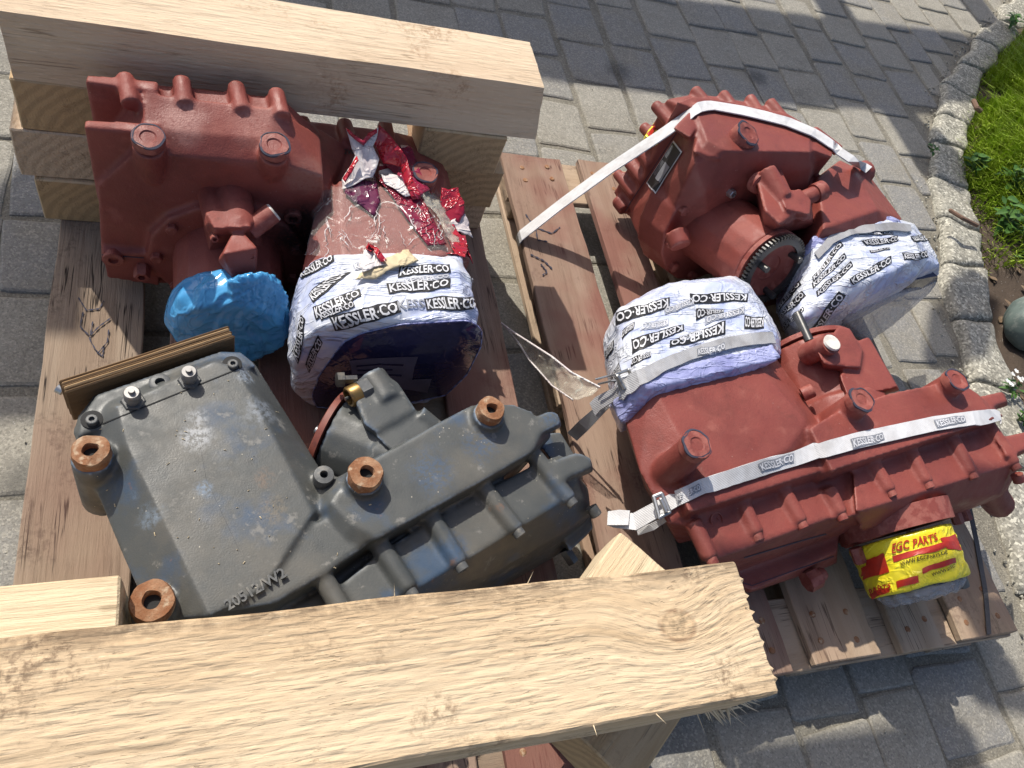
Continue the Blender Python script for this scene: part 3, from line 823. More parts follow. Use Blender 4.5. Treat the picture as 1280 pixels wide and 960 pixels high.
# boss pedestals
for (x, y, z) in ((113, 564, .47), (189, 752, .46), (458, 592, .50), (615, 512, .50)):
    p = P(x, y, z); b.append(prod(p-Vector((0, 0, .17)), p-Vector((0, 0, .016)), .034, .029))
p = P(405, 594, .45); b.append(prod(p-Vector((0, 0, .1)), p-Vector((0, 0, .012)), .022, .019))
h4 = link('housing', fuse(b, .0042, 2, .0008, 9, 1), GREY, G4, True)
V4 = bvh_of(h4)
rib_bolts(G4, GREYP)
for x, y, z, r in ((113, 562, .478, .0265), (190, 750, .463, .030), (458, 590, .505, .0275), (615, 510, .505, .0245)):
    lug_boss(G4, x, y, z, r, .024, RUST, r*.40, 'rusty_lug', (0, 0, 1), .0030, x)
lug_boss(G4, 405, 593, .462, .0165, .022, GREYP, .006, 'small_boss')
axr = (P(511, 737, .425)-P(471, 676, .452)).normalized()
bolt(G4, P(741, 637, .37), axr, .0115, .014, GREYP)
bolt(G4, P(708, 690, .26), axr, .013, .025, DSTEEL, True)
# fittings on the end flange
for (x, y) in ((167, 492), (237, 466)):
    z = .452
    p = P(x, y+12, z); bm = bmesh.new(); lathe(bm, p-Vector((0, 0, .012)), (0, 0, 1), [(0, 0), (0, .0185), (.018, .0185), (.021, .016), (.021, 0)], 6); autosmooth(link('hex_base', bm, GREYP, G4))
    bm = bmesh.new(); lathe(bm, p+Vector((0, 0, .009)), (0, 0, 1), [(0, 0), (0, .0105), (.006, .0105), (.008, .0125), (.022, .0125), (.025, .0105), (.025, .005), (.031, .0045), (.031, 0)], 18); autosmooth(link('pressure_plug', bm, ZINC, G4))
p = P(200, 478, .452); bm = bmesh.new(); lathe(bm, p-Vector((0, 0, .012)), (0, 0, 1), [(0, 0), (0, .0165), (.012, .0165), (.014, .014), (.014, .0075), (.002, .007), (.002, 0)], 24); autosmooth(link('threaded_port', bm, GREYP, G4))
for (x, y) in ((115, 525), (290, 456)):
    q = cast(V4, x, y, .001, .44)
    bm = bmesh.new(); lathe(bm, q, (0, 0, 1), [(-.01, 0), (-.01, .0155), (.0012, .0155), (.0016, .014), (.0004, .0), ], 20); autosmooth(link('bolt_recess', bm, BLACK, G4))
    bolt(G4, q+Vector((.001, -.004, .001)), (0, 0, 1), .0085, .009, GREYP)
bm = bmesh.new()                                          # seam of the end cover
A = []; B = []
for i in range(25):
    t = i/24; x = 128+(298-128)*t; y = 530+(461-530)*t
    A.append(cast(V4, x, y-.7, .0004, .45)); B.append(cast(V4, x, y+.7, .0004, .45))
ribbon(bm, A, B, .0006); link('cover_seam', bm, BLACK, G4)
# cast-in number
def raised(name, text, quad, z, mat, parent, th=.0035):
    V, F = glyphs(text); tl, tr, br, bl = quad; vs = []
    for u, v in V:
        x = (bl[0]*(1-u)+br[0]*u)*(1-v)+(tl[0]*(1-u)+tr[0]*u)*v; y = (bl[1]*(1-u)+br[1]*u)*(1-v)+(tl[1]*(1-u)+tr[1]*u)*v
        vs.append(P(x, y, z))
    me = bpy.data.meshes.new(name); me.from_pydata(vs, [], F)
    o = link(name, me, mat, parent); md = o.modifiers.new('thickness', 'SOLIDIFY'); md.thickness = th; md.offset = 0
    return o
raised('cast_number', "20512/W2", ((278, 752), (352, 709), (360, 720), (286, 764)), .4575, GREYP, G4, .005)
# small output with its valve
c0 = P(505, 585, .36); c1 = P(418, 548, .345)
ax4 = (c1-c0).normalized(); b = [prod(c0, c1, .088, .084)]
h = link('output_drum', fuse(b+[prod(c0, c0+ax4*.05, .098, .094)], .005, 3, .0008, 20, 3), GREY, G4, True)
bm = bmesh.new(); lathe(bm, c1+ax4*.003, ax4, [(0, 0), (0, .089), (.010, .089), (.012, .085), (.012, .06), (-.0, .058), (0, 0)], 36); autosmooth(link('seal_ring', bm, REDCAP, G4))
bm = bmesh.new(); q = c1+ax4*.004; lathe(bm, P(403, 541, .40), ax4, [(0, 0), (0, .008), (.012, .008), (.014, .005), (.014, 0)], 12); autosmooth(link('seal_bolt', bm, STEEL, G4))
b = [hull(pts(.46, (443, 498), (487, 472), (497, 478), (520, 512), (470, 540), (455, 530)) + pts(.36, (440, 505), (490, 480), (525, 525), (465, 560))),
     hull(pts(.455, (498, 498), (518, 515), (542, 540), (500, 575), (470, 545)) + pts(.34, (498, 505), (545, 555), (500, 590), (465, 550))),
     prod(P(462, 472, .44), P(485, 505, .44), .030, .030), prod(P(520, 520, .44), P(560, 556, .42), .022, .024)]
link('valve_block', fuse(b, .0042, 2, .0008, 20, 4), GREY, G4, True)
bm = bmesh.new(); d = (P(420, 501, .45)-P(447, 488, .45)).normalized(); p = P(442, 494, .45)
lathe(bm, p-d*.012, d, [(0, 0), (0, .019), (.020, .019), (.023, .0165), (.023, .013), (.012, .012), (.012, 0)], 24); autosmooth(link('brass_plug', bm, BRASS, G4))
lathe(bm := bmesh.new(), p-d*.03, d, [(0, 0), (0, .022), (.020, .022), (.020, 0)], 6); link('plug_hex', bm, GREYP, G4)
lathe(bm := bmesh.new(), p+d*.0, d, [(0, 0), (0, .0035), (.017, .0035), (.017, 0)], 8); link('plug_pin', bm, DSTEEL, G4)
lathe(bm := bmesh.new(), P(446, 474, .455), (P(417, 475, .455)-P(446, 474, .455)), [(0, 0), (0, .008), (.022, .008), (.022, .0145), (.034, .0145), (.036, .010), (.036, 0)], 6); autosmooth(link('banjo_bolt', bm, DSTEEL, G4))
# plywood cover leaning on its end, bolts behind it
a, c = P(82, 492, .43), P(293, 422, .43)
d = (c-a); pm = (a+c)/2+Vector((-.004, .004, -.03)); pa = math.atan2(d.y, d.x)
pw = empty('plywood_strip', pm, 'strip of layered plywood standing against the end of the grey gearbox', 'plywood')
for k in range(5):
    plank('ply', pm+Vector((-math.sin(pa), math.cos(pa), 0))*(k-2)*.0052+Vector((0, 0, (k % 2)*.0015)), (d.length-.004*(k % 2), .0049, .09), pa, PLY if k % 2 else PLYD, pw, n=(24, 1, 2), rough=.0014, seed=8+k)
for (x, y) in ((122, 470), (252, 430)):
    p = P(x, y, .40); bm = bmesh.new(); lathe(bm, p+Vector((.004, -.03, -.03)), Vector((.3, .9, .25)), [(-.02, 0), (-.02, .016), (.028, .016), (.032, .012), (.032, 0)], 16); autosmooth(link('flange_bolt', bm, GREYP, G4))
lathe(bm := bmesh.new(), P(79, 489, .40), (-.8, .5, .2), [(0, 0), (0, .008), (.01, .008), (.012, 0)], 10); autosmooth(link('plywood_nail', bm, STEEL, pw))

# ---- red one, far left
G1 = empty('gearbox', (.1, 1.15, .144), 'red gearbox at the far end of the left pallet, a blue bag on it', 'gearbox', 'gearboxes on pallets')
Vv = Vector
b = []
b.append(hull([Vv((-.12, 1.145, .562)), Vv((.085, 1.15, .562)), Vv((-.12, 1.212, .584)), Vv((.10, 1.212, .584)), Vv((-.135, 1.112, .535)), Vv((.12, 1.118, .535)), Vv((.188, 1.115, .515)), Vv((.188, 1.22, .52)),
                Vv((-.205, 1.118, .44)), Vv((-.205, 1.22, .45)), Vv((-.224, 1.12, .22)), Vv((-.17, 1.12, .155)), Vv((-.224, 1.26, .22)), Vv((-.17, 1.26, .155)), Vv((.22, 1.13, .155)), Vv((.22, 1.26, .155))]))
b.append(hull([Vv((-.14, 1.205, .560)), Vv((.112, 1.205, .566)), Vv((-.14, 1.258, .566)), Vv((.112, 1.258, .572)), Vv((-.205, 1.205, .45)), Vv((.19, 1.205, .50)), Vv((-.205, 1.258, .45)), Vv((.19, 1.258, .50)), Vv((-.2, 1.21, .2)), Vv((.2, 1.21, .2)), Vv((-.2, 1.28, .2)), Vv((.2, 1.28, .2))]))
b += ribs([((163, 127), (156, 96)), ((231, 129), (227, 100)), ((302, 137), (295, 107)), ((352, 144), (345, 115))], .578, .580, .0150)
b.append(hull([Vv((-.214, y, z)) for y in (1.218, 1.238) for z in (.40, .585)] + [Vv((-.10, y, z)) for y in (1.216, 1.240) for z in (.40, .588)]))
b.append(hull([Vv((-.212, y, z)) for y in (1.128, 1.148) for z in (.40, .566)] + [Vv((-.10, y, z)) for y in (1.126, 1.150) for z in (.40, .570)]))
b.append(hull([Vv((.09, 1.125, .54)), Vv((.09, 1.255, .57)), Vv((.20, 1.13, .47)), Vv((.26, 1.29, .44)), Vv((.09, 1.14, .3)), Vv((.26, 1.14, .3)), Vv((.26, 1.29, .3))]))
lob = pts(.435, (378, 165), (388, 152), (495, 165), (555, 222), (548, 246), (420, 236))
b.append(hull(lob + [Vv((.20, 1.13, .42)), Vv((.50, 1.2, .38)), Vv((.50, 1.42, .36)), Vv((.17, 1.44, .36)), Vv((.18, 1.13, .17)), Vv((.49, 1.2, .17)), Vv((.49, 1.42, .17)), Vv((.18, 1.42, .17))]))
b += ribs([((384, 172), (377, 150)), ((436, 176), (430, 153)), ((486, 180), (481, 155))], .45, .45, .016)
tt = pts(.468, (425, 225), (520, 225), (555, 320), (430, 330)); to = pts(.42, (398, 250), (545, 232), (588, 325), (378, 335))
b.append(hull(tt + to + [Vv((p.x, p.y, .25)) for p in to] + [Vv((p.x*.9+.03, p.y, .17)) for p in to]))
b.append(prod(Vv((.02, 1.16, .275)), Vv((.02, 1.098, .275)), .165, .155))
for x, y, z in ((185, 172, .580), (343, 182, .580), (532, 217, .49)):
    p = P(x, y, z); b.append(prod(p-Vv((0, -.04, .12)), p-Vv((0, 0, .016)), .030, .027))
b.append(hull([Vv((-.215, 1.14, .29)), Vv((-.11, 1.14, .29)), Vv((-.217, 1.105, .27)), Vv((-.12, 1.105, .27)), Vv((-.215, 1.105, .19)), Vv((-.12, 1.105, .17)), Vv((-.215, 1.14, .18)), Vv((-.12, 1.14, .17))]))
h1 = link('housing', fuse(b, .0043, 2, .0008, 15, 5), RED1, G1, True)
V1 = bvh_of(h1)
decal('cast_mark', ((429, 186), (443, 187), (443, 194), (429, 193)), V1, .0015, glyphs('2W'), DSTEEL, G1, (0, 0, 1, 1), 0)
RIBS.clear()
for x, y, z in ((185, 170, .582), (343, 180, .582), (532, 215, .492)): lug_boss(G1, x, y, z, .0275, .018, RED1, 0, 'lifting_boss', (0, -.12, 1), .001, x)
for x, y in ((142, 322), (178, 335), (163, 340)):
    q = PY(x, y, 1.104)
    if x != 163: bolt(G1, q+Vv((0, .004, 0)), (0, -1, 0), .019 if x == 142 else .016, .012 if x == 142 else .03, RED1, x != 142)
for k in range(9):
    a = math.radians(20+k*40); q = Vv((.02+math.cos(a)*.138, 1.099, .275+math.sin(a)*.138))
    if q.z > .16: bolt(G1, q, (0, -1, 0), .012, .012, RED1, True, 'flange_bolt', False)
bolt(G1, PY(366, 265, 1.125), (0, -1, 0), .018, .02, RED1, False, 'port')
b = [prod(Vv((.02, 1.12, .275)), Vv((.02, .975, .275)), .110, .104)]
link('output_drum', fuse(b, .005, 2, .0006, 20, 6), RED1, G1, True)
# the valve lying along the top of the drum
b = [hull(pts(.455, (250, 235), (312, 238), (318, 262), (262, 272)) + pts(.36, (245, 250), (320, 255), (330, 310), (262, 320))),
     prod(P(262, 240, .44), P(272, 285, .44), .024, .022), domed(bmesh.new(), P(300, 290, .43), P(288, 235, .44), .036),
     hull(pts(.462, (256, 266), (303, 258), (314, 284), (268, 286)) + pts(.40, (254, 270), (318, 270), (322, 300), (268, 305))),
     hull(pts(.450, (290, 292), (304, 290), (322, 310), (278, 318)) + pts(.40, (272, 325), (322, 318), (320, 338), (290, 345)) + pts(.36, (275, 330), (322, 330), (310, 350), (290, 352)))]
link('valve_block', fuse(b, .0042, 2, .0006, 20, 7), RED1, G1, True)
a, c = P(312, 288, .43), P(341, 266, .455)
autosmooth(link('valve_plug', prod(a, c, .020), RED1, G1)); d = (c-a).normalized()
autosmooth(link('plug_cap', rod(bmesh.new(), c, c+d*.004, .019, .018), WHITECAP, G1))
for x, y in ((268, 296), (314, 318)): bolt(G1, P(x, y, .43), (.1, -1, .3), .008, .01, RED1, True)

# ---- red one, near right
G3 = empty('gearbox', P(1000, 600, .144), 'red gearbox at the front of the right pallet with a strap across its ribbed case', 'gearbox', 'gearboxes on pallets')
b = []
tin = pts(.462, (812, 476), (850, 466), (915, 455), (946, 455), (975, 490), (1008, 528), (985, 560), (930, 590), (890, 605), (850, 545))
tout = pts(.40, (786, 490), (778, 515), (800, 590), (835, 655), (870, 660), (1045, 590), (1030, 540), (1000, 490), (965, 440), (900, 445))
b.append(hull(tin + tout + pts(.2, (782, 535), (806, 610), (848, 680), (1000, 640), (1040, 560), (960, 450), (850, 470))))
b.append(solid(pts(.470, (1012, 535), (1050, 512), (1110, 492), (1195, 474), (1222, 492), (1244, 524), (1160, 546), (1080, 566), (1040, 588)), .22, .93, pts(.43, (1000, 545), (1025, 600), (1255, 520))))
b.append(hull(pts(.448, (862, 640), (912, 612), (1035, 586), (1040, 570), (990, 545), (900, 575), (850, 610)) + pts(.40, (848, 650), (866, 648), (915, 620), (1040, 596), (1040, 560), (850, 590)) + pts(.25, (860, 660), (1040, 610), (1040, 560), (860, 600))))
b.append(hull(pts(.47, (1040, 590), (1078, 566), (1078, 548), (1030, 560)) + pts(.40, (1036, 602), (1078, 580), (1078, 548), (1030, 560))))
b.append(hull(pts(.405, (1030, 600), (1092, 576), (1092, 640), (1040, 650)) + pts(.25, (1030, 610), (1092, 590), (1092, 660), (1040, 665))))
cl = pts(.404, (866, 652), (912, 622), (1036, 600), (1062, 606), (1058, 640), (1000, 655), (945, 672), (890, 700))
b.append(hull(cl + pts(.34, (868, 660), (1060, 612), (1068, 650), (1000, 672), (940, 700), (890, 712)) + pts(.26, (890, 680), (1060, 625), (1060, 665), (950, 700), (905, 720))))
cr = pts(.424, (1066, 590), (1084, 572), (1160, 553), (1238, 535), (1266, 580), (1214, 596), (1158, 608), (1110, 622), (1070, 640))
b.append(hull(cr + pts(.35, (1060, 600), (1240, 545), (1272, 588), (1250, 618), (1160, 640), (1075, 662)) + pts(.25, (1065, 610), (1245, 560), (1255, 620), (1180, 650), (1090, 668))))
b.append(hull(pts(.26, (905, 695), (1000, 672), (1048, 660), (1046, 690), (940, 738), (905, 725)) + pts(.165, (905, 710), (1045, 665), (1046, 705), (935, 742))))
b += ribs([((922, 617), (945, 667)), ((979, 613), (1000, 652)), ((1036, 613), (1050, 642)), ((868, 656), (888, 697))], .410, .405, .0160)
b += ribs([((1083, 567), (1111, 613)), ((1134, 559), (1158, 603)), ((1190, 549), (1214, 591)), ((1238, 536), (1267, 580))], .430, .425, .0160)
b.append(hull(pts(.455, (1205, 500), (1252, 489), (1259, 502), (1222, 514)) + pts(.415, (1210, 505), (1256, 492), (1260, 508), (1226, 518))))
b.append(hull(pts(.44, (1245, 548), (1290, 538), (1296, 556), (1258, 572)) + pts(.40, (1250, 552), (1292, 540), (1296, 560), (1262, 576))))
b.append(prod(P(1225, 600, .30), P(1250, 632, .22), .040, .036))
b.append(prod(P(1108, 640, .285), P(1120, 664, .280), .122, .120))
for x, y, z, t in ((872, 556, .535, .14), (1078, 500, .510, .12), (1197, 475, .505, .12)):
    p = P(x, y, z); b.append(prod(p-Vv((0, 0, t)), p-Vv((0, 0, .012)), .034, .028))
h3 = link('housing', fuse(b, .0046, 2, .0008, 15, 9), RED, G3, True)
V3 = bvh_of(h3)
rib_bolts(G3, RED)
for x, y, z in ((872, 555, .537), (1078, 499, .512), (1197, 474, .507)): lug_boss(G3, x, y, z, .030, .020, RED, 0, 'lifting_boss', (0, 0, 1), .001, x)
ax3 = (P(945, 667, .405)-P(922, 617, .445)).normalized()
bolt(G3, P(1272, 596, .40), ax3, .0135, .014, RED, False, 'bolt', False)
q = cast(V3, 895, 650, .0, .42); lathe(bm := bmesh.new(), q, (.1, -.5, 1), [(-.01, 0), (-.01, .0155), (.003, .0155), (.004, .013), (.001, .012), (.001, .005), (-.004, .004), (-.004, 0)], 22); autosmooth(link('level_plug', bm, RED, G3))
lathe(bm := bmesh.new(), P(1008, 728, .22), P(1034, 714, .235)-P(1008, 728, .22), [(0, 0), (0, .024), (.03, .024), (.03, .015), (.046, .015), (.05, .012), (.05, 0)], 8); autosmooth(link('drain_fitting', bm, RED, G3))
for x, y in ((1193, 640), (1203, 636), (1070, 688)): bolt(G3, P(x, y, .27), (.25, -.9, -.3), .014, .03, RED, True)
c0, c1 = P(1052, 545, .33), P(1008, 447, .33); a3 = (c1-c0).normalized()
link('output_drum', fuse([prod(c0, c1, .118, .114), prod(c0, c0+a3*.06, .13, .128)], .0055, 2, .0008, 20, 10), RED, G3, True)
lathe(bm := bmesh.new(), c1+a3*.004, a3, [(0, 0), (0, .117), (.012, .117), (.014, .112), (.014, .085), (.0, .08), (0, 0)], 40); autosmooth(link('brake_rim', bm, RED, G3))
lathe(bm := bmesh.new(), c1+a3*.016, a3, [(0, 0), (0, .098), (.008, .098), (.008, 0)], 40); autosmooth(link('rim_plate', bm, STEEL, G3))
lathe(bm := bmesh.new(), P(1008, 418, .42), a3, [(-.02, 0), (-.02, .011), (.06, .011), (.062, .009), (.062, 0)], 12); autosmooth(link('stud', bm, DSTEEL, G3))
b = [hull(pts(.47, (1030, 455), (1022, 440), (1048, 408), (1062, 410), (1078, 438), (1075, 460)) + pts(.36, (1030, 470), (1020, 450), (1048, 420), (1090, 460), (1080, 480))),
     hull(pts(.455, (1076, 424), (1086, 421), (1122, 484), (1060, 498), (1050, 470), (1070, 440)) + pts(.35, (1080, 430), (1125, 488), (1050, 510), (1040, 470)))]
link('valve_block', fuse(b, .0045, 2, .0006, 20, 11), RED, G3, True)
p = P(1040, 428, .495); autosmooth(link('valve_plug', prod(p-Vv((0, -.02, .08)), p-Vv((0, 0, .003)), .0265, .025), RED, G3))
autosmooth(link('plug_cap', rod(bmesh.new(), p-Vv((0, 0, .003)), p+Vv((0, 0, .002)), .0215, .020), WHITECAP, G3))
bolt(G3, P(1006, 492, .42), (.7, .1, .6), .016, .02, RED, False, 'port')

# ---- red one, far right
G2 = empty('gearbox', (1.3, 1.3, .144), 'red gearbox on the right pallet with a name plate and bare gear ring', 'gearbox', 'gearboxes on pallets')
b = []
tf = pts(.580, (866, 128), (908, 133), (975, 146), (1012, 172), (1012, 190), (960, 186), (905, 188), (884, 175))
mf = pts(.54, (852, 138), (868, 205), (915, 208), (1014, 210), (1030, 185))
bt = [Vv((1.085, 1.40, .20)), Vv((1.10, 1.235, .20)), Vv((1.30, 1.20, .19)), Vv((1.60, 1.26, .19)), Vv((1.60, 1.45, .19)), Vv((1.10, 1.41, .4)), Vv((1.112, 1.235, .40)), Vv((1.115, 1.22, .48))]
b.append(hull(tf + mf + bt))
b.append(hull(pts(.575, (846, 128), (866, 120), (905, 125), (985, 142), (1046, 178), (1040, 196), (975, 160), (905, 145)) + [Vv((1.08, 1.40, .22)), Vv((1.09, 1.45, .24)), Vv((1.55, 1.5, .24)), Vv((1.6, 1.4, .24)), Vv((1.085, 1.43, .5))]))
rr = [((884, 130), (868, 112), .57), ((918, 136), (903, 117), .57), ((950, 143), (937, 122), .57), ((982, 152), (962, 127), .57), ((1046, 186), (1016, 163), .55),]
for z, r_, l_ in ((.205, .022, .5), (.262, .0155, 1), (.318, .0155, 1), (.375, .022, .62), (.43, .0155, 1), (.50, .0155, 1)):
    A_ = Vv((1.080, 1.412, z)); b.append(domed(bmesh.new(), A_, A_+Vv((-.034, .085, 0))*l_, r_))
for a, c, z in rr: b += ribs([(a, c)], z-.012, z-.012, .0145)
b.append(hull([Vv((1.088, 1.40, z)) for z in (.19, .565)] + [Vv((1.060, 1.48, z)) for z in (.20, .53)] + pts(.553, (853, 124), (871, 117), (906, 122), (965, 134), (1038, 172)) + [Vv((1.3, 1.52, z)) for z in (.21, .50)] + [Vv((1.3, 1.40, z)) for z in (.19, .56)]))
b.append(hull(pts(.572, (842, 160), (862, 140), (880, 146), (862, 172)) + pts(.53, (842, 162), (862, 142), (885, 150), (862, 176))))
b.append(hull(pts(.565, (866, 190), (874, 152), (890, 150), (900, 200)) + pts(.50, (866, 192), (900, 204), (890, 150))))
tt = pts(.50, (1022, 222), (1042, 207), (1068, 214), (1098, 262), (1030, 285)); to = pts(.43, (1008, 232), (1050, 200), (1086, 218), (1128, 274), (1120, 300), (1010, 320))
b.append(hull(tt + to + [Vv((p.x*.98, p.y, .19)) for p in to]))
b.append(prod(P(1062, 222, .45), P(1084, 213, .465), .030, .031))
a2 = Vv((.22, -.90, .33)).normalized(); cb = P(956, 331, .405); ca = cb-a2*.25
b.append(prod(ca-a2*.05, ca+a2*.05, .175, .168))
for x, y, z in ((935, 168, .590), (1006, 184, .57)):
    p = P(x, y, z); b.append(prod(p-Vv((0, -.02, .12)), p-Vv((0, 0, .012)), .042, .032))
for x, y in ((912, 268), (845, 290)): b.append(prod(P(x, y, .36), P(x+6, y+18, .35), .03, .027))
h2 = link('housing', fuse(b, .0046, 2, .0008, 15, 13), RED, G2, True)
V2 = bvh_of(h2)
RIBS.clear()
lug_boss(G2, 936, 166, .603, .034, .045, RED, 0, 'lifting_boss', (.2, -.2, 1), .001, 3)
link('output_drum', fuse([prod(ca, cb, .106, .098)], .0055, 2, .0008, 20, 14), RED, G2, True)
for k in range(10):
    a = math.radians(k*36+10); _, u, v = frame(a2); q = ca+a2*.052+(u*math.cos(a)+v*math.sin(a))*.148
    bolt(G2, q, a2, .014, .012, RED, True, 'flange_bolt', False)
lathe(bm := bmesh.new(), cb+a2*.002, a2, [(0, 0), (0, .099), (.012, .099), (.012, .084), (.004, .080), (.004, 0)], 40); autosmooth(link('brake_rim', bm, RED, G2))
bm = bmesh.new(); lathe(bm, cb+a2*.021, a2, [(0, .074), (0, .090), (.012, .090), (.012, .074), (0, .074)], 60)
_, u, v = frame(a2)
for k in range(60):
    a = 2*math.pi*k/60; rd = u*math.cos(a)+v*math.sin(a); tg = a2.cross(rd); q = cb+a2*.021
    hull([q+rd*r_+tg*s_*w_+a2*h_ for r_, w_ in ((.088, .0033), (.098, .0020)) for s_ in (-1, 1) for h_ in (0, .012)], bm)
autosmooth(link('gear_ring', bm, DSTEEL, G2), 30)
lathe(bm := bmesh.new(), cb+a2*.012, a2, [(0, 0), (0, .076), (.014, .076), (.007, .050), (.004, .036), (-.006, .032), (-.006, 0)], 40); autosmooth(link('hub_plate', bm, RED, G2))
for a in (100, 215, 335):
    rd = u*math.cos(math.radians(a))+v*math.sin(math.radians(a)); autosmooth(link('stud', rod(bmesh.new(), cb+rd*.063, cb+rd*.063+a2*.055, .0085), DSTEEL, G2))
b = [hull(pts(.535, (945, 222), (958, 208), (975, 208), (1000, 262), (975, 280), (955, 262)) + pts(.43, (940, 230), (975, 225), (1000, 285), (955, 300))),
     prod(P(956, 214, .545), P(978, 250, .53), .027, .026),
     hull(pts(.545, (972, 240), (1000, 236), (1014, 250), (1012, 268), (982, 262)) + pts(.44, (970, 255), (1010, 250), (1018, 285), (985, 290))),
     hull(pts(.515, (985, 258), (1006, 262), (1018, 272), (990, 288)) + pts(.515, (985, 290), (1015, 280), (1018, 298), (992, 310)))]
link('valve_block', fuse(b, .0045, 2, .0006, 20, 15), RED, G2, True)
autosmooth(link('valve_plug', lathe(bmesh.new(), P(1010, 246, .53), P(1032, 236, .545)-P(1010, 246, .53), [(-.02, 0), (-.02, .020), (.02, .020), (.02, .025), (.048, .025), (.05, .022), (.05, 0)], 20), RED, G2))
bolt(G2, P(946, 228, .52), a2, .026, .014, RED, False, 'port')
bolt(G2, P(990, 262, .50), a2, .011, .012, RED, True)
bolt(G2, cast(V2, 912, 240, .002, .4), a2, .011, .014, STEEL, True)
# name plate
npq = ((843, 176), (854, 187), (818, 243), (808, 230))
npq = ((843, 176), (854, 190), (820, 243), (809, 229))
npl = decal('name_plate', npq, V2, .003, grid2d(6, 6), WPRINT, G2, warp=0)
if npl:
    decal('plate_face', npq, V2, .004, grid2d(6, 6), KPRINT, npl, (.05, .03, .95, .97), 0)
    decal('plate_field', npq, V2, .005, grid2d(4, 6), GPRINT, npl, (.38, .22, .88, .60), 0)
    for k in range(5): decal('plate_print', npq, V2, .005, grid2d(2, 4), GPRINT, npl, (.12+.045*k, .66, .14+.045*k, .93), 0)
    for k in range(3): decal('plate_print', npq, V2, .005, grid2d(2, 4), GPRINT, npl, (.14+.07*k, .25, .17+.07*k, .58), 0)
def seam(parent, bv, pl, w=.6, mat=MARK, off=.0006, z=.4):
    q = [lerp2(pl, i/40) for i in range(41)]
    pts_ = [(cast(bv, x-w*.3, y-w, off), cast(bv, x+w*.3, y+w, off)) for x, y in q]
    run = []
    for a, c in pts_ + [(None, None)]:
        ok = a is not None and c is not None and (a-c).length < .012 and (not run or (a-run[-1][0]).length < .03)
        if ok: run.append((a, c))
        else:
            if len(run) > 2: link('casting_seam', ribbon(bmesh.new(), [p[0] for p in run], [p[1] for p in run], .0005), mat, parent)
            run = []
seam(G1, V1, [(122, 318), (180, 322)], .5)
seam(G3, V3, [(930, 697), (1000, 676), (1044, 664)], .6)
seam(G3, V3, [(905, 722), (940, 732), (1042, 695)], .4)
seam(G2, V2, [(776, 272), (812, 217), (846, 166)], .5)
seam(G4, V4, [(240, 505), (258, 600), (300, 690)], .25)
# ------------------------------------------------------------------ plastic bags and wrappings
def crumple(me, amp, sc, axis=None, freq=0, famp=0., seed=0):
    me.update()
    co = [v.co.copy() for v in me.vertices]; nr = [v.normal.copy() for v in me.vertices]
    for i, v in enumerate(me.vertices):
        q = co[i]
        d = (1-2*abs(mn.noise(q*sc+Vector((seed, 0, 0)))))*amp*.6 + (1-2*abs(mn.noise(q*sc*2.3+Vector((0, seed, 4)))))*amp*.4
        if axis is not None:
            s = q.dot(axis)*freq + mn.noise(q*7+Vector((seed, 3, 1)))*2.2
            d += (1-2*abs(mn.noise(Vector((s, mn.noise(q*4)*.8, seed)))))*famp
        v.co = q + nr[i]*d
def bagthing(name, loc, label, cat, group=None): return empty(name, loc, label, cat, group)
def wrap(name, hulls, mat, parent, voxel=.005, amp=.004, sc=20, axis=None, freq=0, famp=0, seed=0, smooth=2):
    me = fuse(hulls, voxel, smooth, 0)
    crumple(me, amp, sc, axis, freq, famp, seed)
    return link(name, me, mat, parent, True)
def patch(name, pp, mat, parent, bv=None, lift=.004, zs=None, amp=.006, sc=40, cuts=3, seed=0, th=.0012):
    """torn scrap of film: outline as seen, given heights or a surface to lie on"""
    bm = bmesh.new()
    vs = []
    for i, (x, y) in enumerate(pp):
        p = P(x, y, zs[i]) if zs else cast(bv, x, y, lift, .45)
        vs.append(bm.verts.new(p))
    f = bm.faces.new(vs)
    bmesh.ops.triangulate(bm, faces=[f])
    for _ in range(cuts):
        bmesh.ops.subdivide_edges(bm, edges=[e for e in bm.edges if e.calc_length() > .012], cuts=1); bmesh.ops.triangulate(bm, faces=bm.faces[:])
    for v in bm.verts:
        if not zs and bv:
            x, y = pix(v.co); q = cast(bv, x, y, lift)
            if q: v.co = q
        q = v.co*sc+Vector((seed, 0, 0))
        d = (EYE-v.co).normalized()
        v.co += d*abs(mn.noise(q))*amp + Vector([mn.noise(q*1.7+Vector((k*9, 0, 0)))*amp*.7 for k in range(3)])
    bmesh.ops.recalc_face_normals(bm, faces=bm.faces[:])
    o = link(name, bm, mat, parent, True)
    md = o.modifiers.new('thickness', 'SOLIDIFY'); md.thickness = th
    return o
def wire(bm, pl, r=.0028, closed=False):
    pl = [Vector(p) for p in pl]
    for a, c in zip(pl, pl[1:]+(pl[:1] if closed else [])): rod(bm, a, c, r, r, 8); bmesh.ops.create_icosphere(bm, subdivisions=1, radius=r, matrix=Matrix.Translation(a))
    return bm
KL = "KESSLER·CO"
GB = 'printed bags over the gearbox necks'
